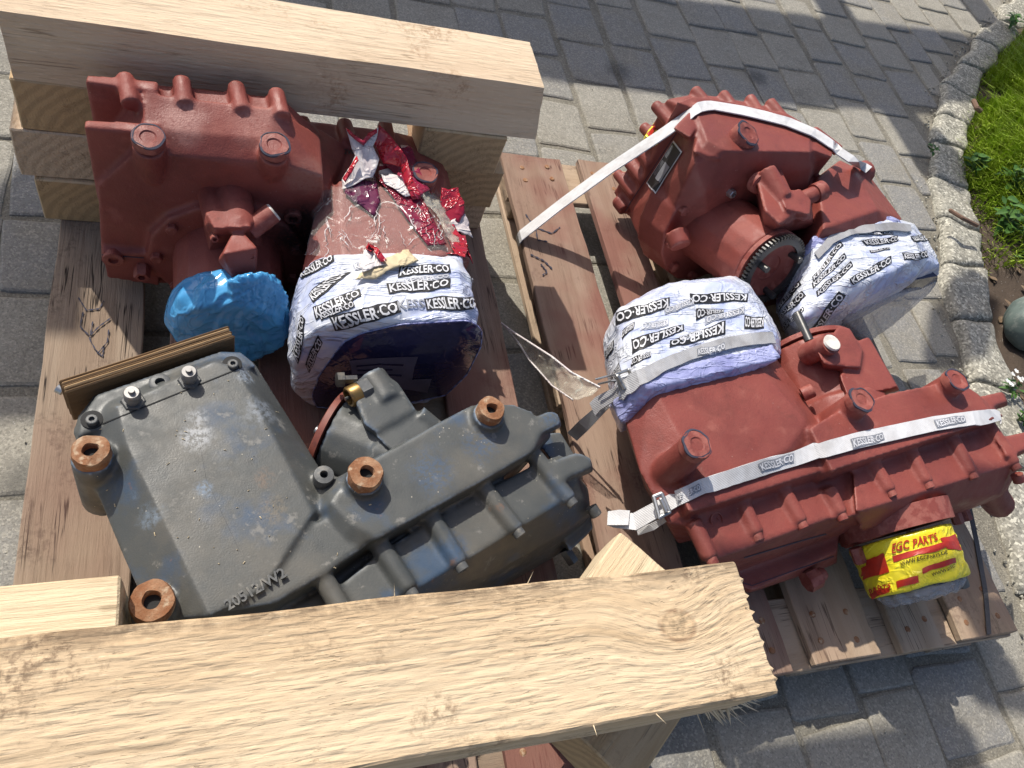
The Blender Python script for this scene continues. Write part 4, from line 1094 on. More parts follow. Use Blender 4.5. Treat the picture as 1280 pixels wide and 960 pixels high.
# --- bag on the far left gearbox
B1 = bagthing('packing_bag', (.31, .9, .15), 'printed white bag with a dark clear end, torn red film and brown paper on top', 'bag', GB)
fr = [(.160, .452), (.20, .478), (.43, .494), (.462, .468), (.470, .40), (.466, .25), (.43, .165), (.18, .160), (.138, .22), (.128, .32), (.138, .41)]
bk = [(.315+(x-.315)*.97+.003, .31+(z-.31)*.97) for x, z in fr]
sl1 = wrap('printed_sleeve', [hull([PY(395, 330, .985), PY(575, 322, .985)] + [Vector((x, .808, z)) for x, z in [( .315+(a-.315)*.96, .31+(c-.31)*.96) for a, c in fr]] + [Vector((x, .835, z)) for x, z in fr] + [Vector((x, .955, z)) for x, z in bk])], BAG, B1, .005, .0018, 22, Vector((0, 1, 0)), 30, .0055, 1)
S1 = bvh_of(sl1)
win = [(420, 442), (432, 428), (452, 418), (500, 407), (585, 402), (600, 412), (600, 432), (582, 468), (556, 493), (500, 505), (440, 512), (398, 507), (391, 495), (400, 470)]
wb = bmesh.new(); hull([PY(495+(x-495)*.8, 457+(y-457)*.8, .790) for x, y in win] + [PY(x, y, .799) for x, y in win] + [PY(495+(x-495)*1.03, 457+(y-457)*1.04, .812) for x, y in win] + [PY(x, y, .85) for x, y in win], wb)
wn1 = autosmooth(link('clear_end', wb, NAVY, B1), 60)
wr_ = bmesh.new(); wire(wr_, [PY(495+(x-495)*1.02, 457+(y-457)*1.03, .803) for x, y in [lerp2(win+win[:1], i/56) for i in range(56)]], .0014, True); link('film_rim', wr_, BAGIN, B1, True)
WV = bvh_of(wn1)
LAB = mat_plain("label_behind_film", (.13, .115, .17), .3)
lb = decal('paper_label', ((437, 449), (551, 442), (534, 489), (443, 482)), WV, .0015, grid2d(4, 3), LAB, B1)
for k in range(4): decal('label_print', ((437, 449), (551, 442), (534, 489), (443, 482)), WV, .0025, grid2d(2, 1), NAVY, lb, (.06, .25+.16*k, .5+.1*(k % 2), .30+.16*k))
for q in [((411, 396), (497, 376), (502, 391), (419, 415)), ((530, 372), (594, 371), (596, 387), (533, 388)), ((483, 355), (562, 348), (563, 361), (486, 368)), ((500, 333), (562, 330), (563, 340), (498, 347)),
          ((386, 369), (405, 351), (440, 340), (391, 380)), ((390, 385), (448, 362), (451, 371), (395, 400)), ((366, 440), (377, 393), (383, 398), (373, 453)), ((381, 453), (397, 418), (403, 428), (386, 466)),
          ((374, 337), (416, 318), (418, 327), (379, 349)), ((588, 348), (598, 348), (598, 360), (590, 360)), ((398, 392), (440, 375), (443, 383), (402, 402))]:
    logo(q, S1, B1)
for q in [((441, 330), (492, 322), (494, 331), (444, 339)), ((505, 350), (560, 341), (562, 347), (507, 357))]: logo(q, S1, B1, KL, FADED, WPRINT)
for q in [((497, 377), (530, 373), (531, 384), (499, 389))]: decal('faded_lettering', q, S1, .002, glyphs("KESS"), GPRINT, B1)
patch('brown_paper', [(442, 357), (458, 343), (507, 314), (522, 331), (482, 347), (478, 352)], PAPER, B1, S1, .008, None, .006, 40, 3, 1)
patch('white_scrap', [(447, 343), (459, 318), (470, 330), (478, 340), (452, 351)], WFILM, B1, S1, .012, None, .008, 35, 3, 2)
patch('red_scrap', [(457, 320), (461, 317), (479, 340), (474, 342)], REDFILM, B1, S1, .018, None, .006, 60, 2, 3)
cl = decal('clear_film', ((402, 236), (545, 240), (592, 330), (378, 322)), V1, .005, grid2d(40, 24), CLEAR, B1)
if cl: crumple(cl.data, .004, 45, None, 0, 0, 2)
for p in cl.data.polygons: p.use_smooth = True
patch('red_film', [(475, 156), (498, 183), (509, 199), (525, 248), (515, 250), (499, 208), (479, 205), (467, 178)], REDFILM, B1, None, 0, [.52, .52, .51, .485, .48, .49, .49, .50], .006, 20, 3, 4)
patch('white_film', [(432, 162), (453, 177), (473, 160), (467, 184), (473, 199), (465, 221), (430, 237), (428, 225), (444, 195)], WFILM, B1, None, 0, [.53, .52, .53, .51, .50, .485, .475, .475, .50], .006, 20, 3, 5)
patch('red_film', [(432, 160), (453, 175), (470, 160), (471, 166), (454, 182), (434, 166)], REDFILM, B1, None, 0, [.535, .525, .535, .53, .52, .53], .006, 40, 3, 6)
patch('red_film', [(428, 224), (446, 194), (448, 200), (432, 228)], REDFILM, B1, None, 0, [.485, .51, .51, .485], .004, 40, 3, 7)
patch('purple_film', [(466, 221), (432, 237), (430, 248), (467, 276), (474, 259)], mat_film("purple_film", (.13, .02, .055), (.07, .012, .05), .2, 1, .8), B1, V1, .007, None, .005, 30, 3, 8)
patch('red_film', [(474, 212), (498, 206), (523, 248), (552, 312), (532, 313), (507, 280), (488, 250), (470, 230)], mat_film("dark_red_film", (.26, .02, .04), (.15, .015, .045), .2, 1, .8), B1, V1, .008, None, .004, 25, 3, 9)
patch('magenta_film', [(480, 194), (509, 198), (529, 250), (518, 264), (498, 240), (478, 222)], mat_film("magenta_film", (.36, .03, .07), (.22, .018, .06), .15, .75, .5), B1, V1, .018, None, .006, 22, 3, 31)
patch('red_film', [(556, 240), (566, 250), (590, 328), (572, 322)], REDFILM, B1, V1, .010, None, .006, 22, 3, 32)
patch('white_film', [(471, 225), (499, 219), (516, 253), (503, 258), (488, 247), (478, 240)], WFILM, B1, V1, .014, None, .005, 25, 3, 10)
patch('red_film', [(551, 235), (560, 238), (574, 232), (581, 266), (576, 278), (562, 278), (549, 278)], REDFILM, B1, None, 0, [.47, .465, .47, .45, .44, .44, .44], .007, 22, 3, 11)
patch('red_film', [(552, 280), (567, 280), (584, 308), (582, 322), (570, 318)], REDFILM, B1, None, 0, [.445, .445, .45, .465, .465], .005, 22, 3, 12)
patch('white_film', [(562, 278), (582, 266), (591, 296), (584, 294), (570, 288)], WFILM, B1, None, 0, [.44, .445, .43, .43, .44], .008, 40, 3, 13)
patch('white_film', [(520, 250), (528, 240), (545, 262), (556, 285), (572, 320), (560, 318), (540, 280)], CLEARW, B1, V1, .010, None, .012, 60, 3, 14)
patch('red_film', [(505, 314), (506, 311), (580, 319), (580, 322)], REDFILM, B1, S1, .006, None, .002, 40, 3, 15)
bm = bmesh.new()                                           # bright creases where the film has shrunk onto the paint
for i in range(30):
    x = random.uniform(410, 560); y = random.uniform(250, 308); a = random.uniform(1.0, 2.3); L = random.uniform(6, 26); w = random.uniform(.25, .7)
    A = []; Bq = []
    for k in range(6):
        t = k/5; xx = x+math.cos(a)*L*t+mn.noise(Vector((i, t*3, 0)))*5; yy = y+math.sin(a)*L*t
        A.append(cast(V1, xx-w*(1-abs(2*t-1)), yy, .009, .45)); Bq.append(cast(V1, xx+w*(1-abs(2*t-1))+.1, yy, .009, .45))
    ribbon(bm, A, Bq, .0008)
tag(link('film_crease', bm, WFILM, B1), kind='stuff')
# --- blue bag
BB = bagthing('plastic_bag', (.02, .95, .16), 'blue plastic bag tied over the output drum of the far left gearbox', 'bag')
dc = Vector((.02, .985, .272))
rg = lambda y, r, cx=.02, cz=.272: [Vector((cx+math.cos(a)*r, y, cz+math.sin(a)*r)) for a in [i*math.pi/8 for i in range(16)]]
me = fuse([hull(rg(.985, .106) + rg(.94, .113) + rg(.915, .098)), hull([P(x, y, z) for x, y, z in ((283, 352, .40), (300, 345, .42), (322, 342, .42), (342, 345, .40), (356, 372, .36), (352, 400, .32), (330, 410, .30), (300, 392, .34), (290, 372, .38))] + [Vector((.06, .96, .33)), Vector((.11, .96, .25)), Vector((.03, .95, .3))])], .0045, 3, 0)
crumple(me, .006, 10, None, 0, 0, 3)
kn = P(335, 345, .41)
for v in me.vertices:
    d = v.co-kn; a = math.atan2(d.z, d.x)*5 + mn.noise(v.co*9)*2.5
    v.co += (v.co-Vector((.03, 1.0, .28))).normalized()*((1-2*abs(mn.noise(Vector((a, d.length*3, 2)))))*.007)
link('blue_film', me, BLUE, BB, True)
# --- bag on the near right gearbox
B3 = bagthing('packing_bag', P(860, 420, .2), 'crumpled printed white bag with a grey buckled band, upside-down lettering and violet hem', 'bag', GB)
ba = (P(850, 400, .4)-P(880, 470, .4)).normalized()
top = pts(.475, (806, 388), (845, 364), (905, 353), (928, 366), (955, 405), (966, 436), (865, 462), (800, 484)); mid = pts(.43, (776, 388), (832, 358), (915, 347), (938, 360), (968, 410), (974, 442), (870, 470), (778, 498))
mid2 = pts(.33, (756, 428), (772, 392), (836, 356), (925, 350), (972, 420), (768, 512))
low = pts(.2, (764, 440), (786, 400), (850, 370), (930, 370), (960, 430), (786, 530))
sl3 = wrap('printed_sleeve', [hull(top+mid+mid2+low+[Vector((p.x, p.y, .18)) for p in pts(.43, (838, 362), (915, 352), (934, 366), (962, 412))])], BAG, B3, .0055, .005, 15, ba, 22, .003, 2)
S3 = bvh_of(sl3)
hem = pts(.480, (800, 478), (865, 454), (964, 432), (975, 447), (870, 468), (812, 485)) + pts(.40, (766, 502), (778, 500), (792, 488), (778, 528)) + pts(.26, (763, 508), (776, 540), (786, 522))
wrap('violet_hem', [hull(hem)], BAGIN, B3, .004, .003, 24, ba, 30, .002, 5)
for q in [((836, 371), (771, 392), (772, 407), (838, 385)), ((934, 367), (863, 367), (865, 380), (934, 378)), ((905, 386), (870, 386), (876, 399), (907, 390)), ((854, 404), (790, 424), (788, 444), (854, 412)),
          ((907, 402), (838, 427), (839, 437), (908, 418)), ((955, 396), (930, 396), (933, 412), (959, 410)), ((812, 441), (790, 448), (792, 458), (814, 448)), ((792, 404), (778, 412), (780, 424), (793, 412))]:
    tl, tr, br, bl = q
    logo((br if False else (q[3]), q[2], q[1], q[0]) if False else ((q[0][0], q[3][1]), (q[1][0], q[2][1]), q[1], q[0]), S3, B3)
for q in [((766, 424), (754, 446), (760, 450), (768, 436)), ((776, 452), (762, 474), (768, 480), (778, 464)), ((750, 452), (748, 470), (753, 474), (756, 460))]: logo(q, S3, B3)
for q in [((868, 372), (830, 384), (832, 393), (870, 381)), ((930, 385), (880, 396), (882, 406), (932, 394)), ((835, 398), (800, 406), (802, 415), (837, 407)), ((880, 412), (850, 420), (851, 428), (882, 420))]: logo(((q[0][0], q[3][1]), (q[1][0], q[2][1]), q[1], q[0]), S3, B3, KL, FADED, WPRINT)
A = [(776, 482), (792, 468), (822, 452), (860, 437), (905, 424), (945, 418), (962, 417)]; Bq = [(780, 498), (798, 484), (828, 467), (864, 452), (908, 439), (948, 432), (966, 431)]
bm = bmesh.new()
aa = [lerp2(A, i/30) for i in range(31)]; bb = [lerp2(Bq, i/30) for i in range(31)]
st3 = link('band', ribbon(bm, [cast(S3, *p, .006, .46) for p in aa], [cast(S3, *p, .006, .46) for p in bb], .003), STRAPG, B3)
ST3 = bvh_of(st3)
logo(((870, 436), (905, 429), (906, 438), (871, 446)), ST3, B3, KL, GPRINT, WPRINT)
bm = bmesh.new()
ribbon(bm, [P(780, 482, .44), P(764, 487, .40), P(746, 496, .36), P(738, 504, .34)], [P(782, 498, .44), P(768, 502, .40), P(752, 512, .36), P(745, 520, .34)], .003)
ribbon(bm, [P(757, 497, .33), P(742, 511, .28), P(724, 526, .22), P(710, 540, .152)], [P(763, 508, .33), P(750, 522, .28), P(735, 538, .22), P(722, 550, .152)], .003)
link('band_tail', bm, STRAPG, B3)
decal('logo_panel', ((739, 508), (757, 500), (759, 505), (742, 515)), BVHTree.FromPolygons([P(757, 497, .33), P(710, 540, .152), P(722, 550, .152), P(763, 508, .33)], [(0, 1, 2, 3)]), .006, grid2d(3, 2), KPRINT, B3)
bm = bmesh.new()
wire(bm, [P(786, 462, .47), P(792, 480, .45), P(776, 487, .44), P(770, 468, .45)], .0034, True)
wire(bm, [P(745, 474, .40), P(760, 470, .42), P(785, 464, .46)], .0022); wire(bm, [P(748, 480, .40), P(765, 476, .43), P(790, 474, .46)], .0022)
wire(bm, [P(772, 470, .46), P(781, 486, .45)], .0045)
autosmooth(link('wire_buckle', bm, STEEL, B3))
pz = [(627, 404, .17), (640, 414, .20), (662, 428, .25), (690, 446, .30), (715, 466, .33), (750, 484, .35), (742, 494, .34), (716, 500, .30), (688, 480, .25), (662, 452, .20), (644, 426, .18)]
patch('clear_pouch', [(x, y) for x, y, z in pz], CLEARW, B3, None, 0, [z for x, y, z in pz], .006, 30, 3, 21)
bm = bmesh.new()
ed = [P(x, y, z+.003) for x, y, z in pz[:6]]; wire(bm, ed, .0022); wire(bm, [P(x, y, z+.003) for x, y, z in ((627, 404, .17), (645, 424, .19), (662, 450, .205), (690, 482, .255), (716, 500, .305))], .0018)
link('pouch_seam', bm, WFILM, B3)
# --- bag on the far right gearbox
B2 = bagthing('packing_bag', P(1085, 340, .2), 'printed white bag pulled tight over the far right gearbox, its clear end hanging open', 'bag', GB)
bd = (P(1105, 350, .4)-P(1070, 280, .4)).normalized()
top = pts(.47, (1020, 300), (1050, 280), (1100, 275), (1128, 285), (1150, 318), (1100, 345), (1052, 352)); mid = pts(.42, (1000, 330), (1030, 290), (1052, 272), (1105, 271), (1140, 280), (1165, 312), (1172, 332), (1085, 362), (1040, 388), (1000, 400))
low = pts(.30, (972, 385), (985, 360), (1172, 345), (1090, 368), (1050, 400), (1010, 420)) + pts(.17, (975, 400), (985, 420), (1010, 427), (1045, 410), (1000, 370))
sl2 = wrap('printed_sleeve', [hull(top+mid+low+[Vector((p.x, p.y, .17)) for p in pts(.42, (1040, 292), (1055, 282), (1102, 278), (1134, 286), (1158, 314))])], BAG, B2, .0055, .0022, 18, bd, 26, .005, 3)
S2 = bvh_of(sl2)
wrap('violet_hem', [hull(pts(.468, (1014, 300), (1048, 276), (1100, 270), (1120, 276), (1112, 282), (1052, 286), (1022, 308)) + pts(.43, (1002, 322), (1045, 275), (1108, 270), (1128, 281), (1010, 324)))], BAGIN, B2, .005, .005, 26, bd, 30, .003, 6)
ci = pts(.345, (1050, 396), (1086, 368), (1172, 350)) + pts(.27, (1090, 385), (1160, 365)) + pts(.17, (1086, 427), (1118, 404), (1055, 415)) + pts(.22, (1165, 362))
wrap('clear_end', [hull(ci)], SMOKE, B2, .005, .004, 24, None, 0, 0, 7)
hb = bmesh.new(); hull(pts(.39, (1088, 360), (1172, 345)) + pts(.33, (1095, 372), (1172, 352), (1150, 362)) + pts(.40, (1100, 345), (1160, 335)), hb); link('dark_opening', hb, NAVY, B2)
for q in [((1006, 420), (1049, 364), (1058, 370), (1011, 425)), ((1061, 349), (1114, 320), (1114, 330), (1066, 357)), ((1019, 364), (1063, 326), (1066, 332), (1020, 372)), ((1015, 354), (1056, 316), (1059, 322), (1016, 361)), ((1015, 347), (1050, 303), (1054, 308), (1016, 353)),
          ((970, 398), (1003, 364), (1007, 370), (972, 405)), ((975, 412), (1003, 382), (1005, 388), (978, 418)), ((1076, 301), (1123, 295), (1124, 302), (1081, 308)), ((1071, 290), (1115, 290), (1116, 294), (1073, 294)),
          ((1126, 316), (1160, 314), (1162, 322), (1130, 325)), ((1138, 294), (1160, 294), (1163, 302), (1142, 303)), ((1085, 313), (1110, 309), (1112, 312), (1088, 316)), ((966, 393), (1000, 352), (1003, 357), (968, 398))]:
    logo(q, S2, B2)
A = [(1018, 318), (1034, 297), (1062, 284), (1112, 280), (1135, 283)]; Bq = [(1022, 326), (1040, 306), (1064, 294), (1112, 289), (1137, 291)]
bm = bmesh.new(); aa = [lerp2(A, i/20) for i in range(21)]; bb = [lerp2(Bq, i/20) for i in range(21)]
link('band', ribbon(bm, [cast(S2, *p, .005, .45) for p in aa], [cast(S2, *p, .005, .45) for p in bb], .003), STRAPG, B2)
# --- yellow tape wrap
BY = bagthing('tape_wrap', P(1140, 710, .2), 'yellow and red printed packing tape wound round the lower output flange', 'tape')
e0 = P(1124, 672, .285); e1 = e0+Vector((.10, -.985, -.14))*.110
ea = (e1-e0).normalized(); _, eu, ev = frame(ea)
def drum(a, c, r0, r1, n=40):
    return hull([p+(eu*math.cos(t)+ev*math.sin(t))*rr for p, rr in ((a, r0), (c, r1)) for t in [i*2*math.pi/n for i in range(n)]])
ty = wrap('yellow_tape', [drum(e0, e1, .110, .105)], YEL, BY, .0045, .0016, 25, ea, 38, .0022, 9)
link('wrapped_flange', drum(e0-ea*.06, e0-ea*.012, .128, .124), RED, G3)
link('flange_face', drum(e1-ea*.004, e1+ea*.004, .094, .090), NAVY, BY)
wb = drum(e1+ea*.004, e1+ea*.022, .090, .070); me_ = fuse([wb], .0045, 2, 0); crumple(me_, .010, 26, None, 0, 0, 4); link('clear_film', me_, SMOKE, BY, True)
TY = bvh_of(ty)
def yq(name, quad, mat=RPRINT, off=.0018): return decal(name, quad, TY, off, grid2d(10, 3), mat, BY)
decal('lettering', ((1115, 680), (1170, 664), (1172, 675), (1117, 692)), TY, .0028, glyphs("EGC PARTS"), RPRINT, BY)
yq('red_bar', ((1116, 695), (1180, 677), (1181, 685), (1117, 703))); yq('red_block', ((1175, 672), (1198, 666), (1206, 689), (1183, 687)))
decal('lettering', ((1126, 702), (1182, 688), (1183, 693), (1127, 707)), TY, .0028, glyphs("WWW.EGCPARTS.DE"), mat_plain("dark_olive_print", (.09, .06, .01), .4), BY)
yq('red_block', ((1083, 700), (1104, 692), (1112, 715), (1084, 724))); yq('red_bar', ((1076, 710), (1088, 704), (1090, 722), (1078, 726))); yq('red_bar', ((1152, 711), (1193, 697), (1194, 704), (1153, 717))); yq('red_bar', ((1121, 727), (1147, 719), (1148, 727), (1123, 736)))
yq('red_bar', ((1086, 742), (1112, 733), (1113, 739), (1090, 748)))
decal('lettering', ((1087, 736), (1113, 728), (1114, 735), (1089, 743)), TY, .0032, glyphs("PARTS"), RPRINT, BY)
decal('lettering', ((1073, 697), (1078, 693), (1080, 703), (1075, 707)), TY, .003, glyphs("PA"), RPRINT, BY)
decal('lettering', ((1163, 717), (1192, 706), (1193, 710), (1164, 721)), TY, .003, glyphs("WWW.EGC"), mat_plain("olive_print", (.12, .08, .01), .4), BY)
link('bolt_shank', rod(bmesh.new(), P(1195, 704, .30), P(1204, 732, .27), .014), DSTEEL, BY)
# a second wound flange peeps out behind the far right gearbox
me = fuse([hull(pts(.45, (806, 170), (822, 148), (836, 134), (846, 140), (822, 180)) + pts(.30, (800, 190), (826, 150), (850, 150), (820, 190)))], .005, 2, 0); crumple(me, .003, 30, None, 0, 0, 12)
bt2 = bagthing('tape_wrap', P(822, 160, .2), 'yellow printed tape just showing behind the ribs of the far right gearbox', 'tape')
o = link('yellow_tape', me, YEL, bt2, True); T2 = bvh_of(o)
decal('red_bar', ((808, 168), (822, 152), (824, 156), (811, 172)), T2, .002, grid2d(4, 2), RPRINT, bt2)

# ------------------------------------------------------------------ lashing straps, and a shadow line built as a strip
def strap(name, label, top, bot, fn, mat=STRAP, n=60):
    A = [lerp2(top, i/n) for i in range(n+1)]; Bq = [lerp2(bot, i/n) for i in range(n+1)]
    root = empty(name, fn(*top[0], 0), label, 'strap', 'straps over the red gearboxes')
    o = link('webbing_or_shadow', ribbon(bmesh.new(), [fn(*p, i/n) for i, p in enumerate(A)], [fn(*p, i/n) for i, p in enumerate(Bq)], .003), mat, root)
    return root, o
def on3(x, y, t):
    q = cast(V3, x, y, .004)
    return q if q else P(x, y, .46)
r3, w3 = strap('strap_or_shadow_strip', 'white printed strap running across the front red gearbox to a wire buckle', [(846, 614), (880, 598), (960, 572), (1070, 542), (1165, 522), (1238, 512), (1246, 516)], [(849, 633), (886, 615), (966, 591), (1075, 561), (1168, 540), (1240, 528), (1250, 530)], on3)
# the webbing is taut: take out the dips between casting ribs
me = w3.data; nn = len(me.vertices)//4; org = ORG[w3.name]
for k in range(4):
    for _ in range(6):
        co = [me.vertices[i*4+k].co.copy() for i in range(nn)]
        for i in range(1, nn-1): 
            z = (co[i-1].z+co[i+1].z)/2
            if z > co[i].z: me.vertices[i*4+k].co.z = z
for i in range(nn):
    for k in range(4): me.vertices[i*4+k].co.z += mn.noise(Vector((i*.35, k//2*.6, 2)))*.0022
W3 = bvh_of(w3)
for q in [((846, 620), (875, 604), (877, 613), (848, 629)), ((947, 580), (991, 568), (993, 579), (951, 591)), ((1063, 550), (1103, 540), (1106, 550), (1066, 561)), ((1168, 525), (1205, 519), (1207, 528), (1172, 535))]: logo(q, W3, r3, KL, GPRINT, WPRINT)
bm = bmesh.new()
ribbon(bm, [P(848, 613, .425), P(818, 628, .40), P(792, 642, .36), P(770, 640, .34), P(762, 641, .335)], [P(850, 632, .425), P(822, 648, .40), P(796, 663, .36), P(768, 660, .34), P(760, 657, .335)], .003)
ribbon(bm, [P(760, 640, .345), P(774, 638, .355), P(787, 639, .36)], [P(759, 657, .345), P(773, 657, .355), P(785, 657, .36)], .003)
ribbon(bm, [P(840, 640, .39), P(812, 655, .34), P(797, 660, .30)], [P(843, 646, .39), P(818, 662, .34), P(799, 669, .30)], .003)
link('strap_tail', bm, STRAP, r3)
bm = bmesh.new(); wire(bm, [P(817, 621, .425), P(827, 617, .43), P(837, 640, .425), P(824, 647, .42)], .0042, True); wire(bm, [P(826, 624, .435), P(833, 640, .43)], .0042)
autosmooth(link('wire_buckle', bm, STEEL, r3))
def on2(x, y, t):
    q = cast(V2, x, y, .005)
    if x < 868: return P(x, y, .150+(.588-.150)*(x-651)/(872-651))
    return q if q else P(x, y, .57)
r2, w2 = strap('strap_or_shadow_strip', 'white strap stretched from a deck board up and over the far red gearbox', [(650, 289), (700, 250), (760, 206), (826, 162), (870, 131), (885, 129), (930, 136), (985, 150), (1020, 165), (1050, 185), (1088, 210)], [(653, 301), (704, 261), (765, 217), (832, 173), (876, 142), (890, 140), (928, 147), (978, 159), (1014, 173), (1043, 192), (1080, 217)], on2)
bm = bmesh.new(); ribbon(bm, [P(650, 289, .150), P(648, 292, .144), P(646, 296, .06)], [P(653, 301, .150), P(651, 304, .144), P(649, 308, .06)], .003); link('strap_end', bm, STRAPG, r2)
bm = bmesh.new(); r4 = empty('strap_or_shadow_strip', P(1215, 660, .15), 'thin shadow line laid as a dark strip down the outer deck board beside the yellow tape', 'strap', 'straps over the red gearboxes')
dk = [lerp2([(1208, 632), (1218, 680), (1229, 742), (1233, 793)], i/14) for i in range(15)]  # a thin shadow on the deck board, built as a dark strip
link('webbing_or_shadow', ribbon(bm, [P(x, y, .1475) for x, y in dk], [P(x+5.5, y-.5, .1475) for x, y in dk], .002), mat_plain("dark_shadow_strip", (.10, .09, .085), .8, 0, (.07, .065, .06), .3, 400), r4)

# ------------------------------------------------------------------ verge: grass, weeds, litter
bm = bmesh.new()
def blade(bm, p, h, w, lean, a):
    d = Vector((math.cos(a), math.sin(a), 0)); s = Vector((-d.y, d.x, 0))
    prev = None
    for k in range(4):
        t = k/3; q = p + Vector((0, 0, h*t*(1-.25*lean*t))) + d*lean*h*t*t; ww = w*(1-t)**.7
        if k < 3: cur = (bm.verts.new(q+s*ww), bm.verts.new(q-s*ww))
        else: cur = (bm.verts.new(q),)
        if prev: bm.faces.new((prev[0], prev[1], cur[1], cur[0]) if len(cur) == 2 else (prev[0], prev[1], cur[0]))
        prev = cur
rg_ = random.Random(3)
cnt = 0
while cnt < 48000:
    y = rg_.uniform(1.45, 4.3); x = kerb_x(y, KOUT)+rg_.uniform(-.02, 1.0)
    if x > 6: continue
    edge = x-kerb_x(y, KOUT)
    dens = mn.noise(Vector((x*3, y*3, 5)))
    if edge < .06 and rg_.random() > .4: continue
    if y < 1.75 and rg_.random() > .25+.5*(y-1.35): continue
    if dens < -.5: continue
    z = soil_z(x, y); h = rg_.uniform(.08, .24)*(1 if y > 1.9 else .6)*(.5+.5*min(1, edge/.25))
    blade(bm, Vector((x, y, z-.01)), h, rg_.uniform(.002, .0042), rg_.uniform(.4, 1.3), 3.9+rg_.gauss(0, .7)); cnt += 1
GRASS = M("grass_blade", .5, .3)
c = GRASS.mix(GRASS.ramp(GRASS.noise(9, 3), .35, .65), (.25, .37, .026), (.34, .45, .045)); c = GRASS.mix(GRASS.ramp(GRASS.noise(60, 2), .62, .7), c, (.30, .28, .12)); GRASS.color(c)
GRASS.b.inputs['Subsurface Weight'].default_value = 0; GRASS.b.inputs['Transmission Weight'].default_value = 0
tag(link('grass', bm, GRASS.m), kind='stuff')
LEAF = M("weed_leaf", .5, .3); LEAF.color(LEAF.mix(LEAF.ramp(LEAF.noise(14, 3), .35, .65), (.04, .10, .018), (.07, .15, .03)))
STEM = mat_plain("green_stem", (.10, .15, .05), .6)
FLOWER = mat_plain("white_petal", (.75, .75, .72), .6)
def leaf(bm, p, d, L, w, droop):
    d = d.normalized(); s = d.cross(Vector((0, 0, 1))).normalized(); up = Vector((0, 0, 1))
    rows = []
    for k, (t, ww) in enumerate(((0, .12), (.2, .65), (.45, 1), (.7, .8), (.88, .4), (1, 0))):
        q = p + d*L*t - up*droop*L*t*t
        if ww: rows.append((bm.verts.new(q+s*w*ww), bm.verts.new(q-up*w*.25*ww), bm.verts.new(q-s*w*ww)))
        else: rows.append((bm.verts.new(q),))
    for a, b in zip(rows, rows[1:]):
        if len(b) == 3: bm.faces.new((a[0], a[1], b[1], b[0])); bm.faces.new((a[1], a[2], b[2], b[1]))
        else: bm.faces.new((a[0], a[1], b[0])); bm.faces.new((a[1], a[2], b[0]))
def weed(px, py, label, n, L, h, flowers=0, group=None, seed=0):
    r = random.Random(seed); b0 = P(px, py, .04)
    root = empty('weed', b0, label, 'weed', group)
    fb_ = bmesh.new(); sb = bmesh.new(); fl = bmesh.new()
    ns = max(2, n//7)
    for k in range(ns):
        a = r.uniform(0, 6.3); tip = b0+Vector((math.cos(a)*h*r.uniform(.2, .8), math.sin(a)*h*r.uniform(.2, .8), h*r.uniform(.5, 1.1)))
        rod(sb, b0, tip, .0022, .0012, 5)
        for j in range(7):
            t = r.uniform(.15, 1); q = b0.lerp(tip, t); an = r.uniform(0, 6.3)
            leaf(fb_, q, Vector((math.cos(an), math.sin(an), r.uniform(-.1, .6))), L*r.uniform(.6, 1.2), L*r.uniform(.16, .3), r.uniform(.1, .7))
        if k < flowers:
            for m_ in range(3):
                q = tip+Vector((r.uniform(-.015, .015), r.uniform(-.015, .015), r.uniform(0, .012)))
                for pq in range(5):
                    an = pq*1.256; leaf(fl, q, Vector((math.cos(an), math.sin(an), .3)), .010, .004, .1)
    link('foliage', fb_, LEAF.m, root, True); link('stem', sb, STEM, root)
    if flowers: link('flower', fl, FLOWER, root)
    else: fl.free()
WG = 'weeds along the kerb'
for i, (x, y, lb_, n, L, h, f) in enumerate([(1262, 245, 'large dark broad-leaved weed sprawling from the grass onto the kerb', 80, .065, .13, 0), (1250, 285, 'broad-leaved weed just below the largest one at the grass edge', 60, .06, .13, 0), (1274, 322, 'leafy weed in the shade at the right edge above the pot', 28, .045, .09, 0),
         (1215, 215, 'low weed by the middle of the kerb below the long grass', 28, .05, .07, 0), 
        (1163, 190, 'tuft of weed growing in the joint between paving and kerb', 14, .03, .05, 0), (1272, 525, 'small white-flowered weed on the soil right of the lug of the near red gearbox', 42, .025, .08, 6), (1262, 490, 'sparse white-flowered weed beside the kerb just above the other', 30, .022, .07, 5), (1266, 30, 'weed at the top right corner by the long grass', 30, .05, .08, 0)]):
    weed(x, y, lb_, n, L, h, f, WG if False else None, i)
# pot half in the frame
pt = empty('plant_pot', P(1292, 412, .05), 'grey-green rounded pot lying in the soil at the right edge', 'pot')
pb = bmesh.new(); pc = P(1296, 412, .10); lathe(pb, pc+Vector((.02, .03, -.02)), (.65, .40, -.12), [(-.085, 0), (-.082, .045), (-.068, .070), (0, .088), (.04, .092), (.045, .098), (.055, .098), (.055, .090), (-.05, .06), (-.05, 0)], 28)
for v in pb.verts: v.co += Vector([mn.noise(v.co*20+Vector((k*5, 0, 0)))*.006 for k in range(3)])
link('pot_wall', pb, mat_plain("grey_green_plastic", (.115, .15, .135), .5, 0, (.17, .19, .17), .2), pt, True)
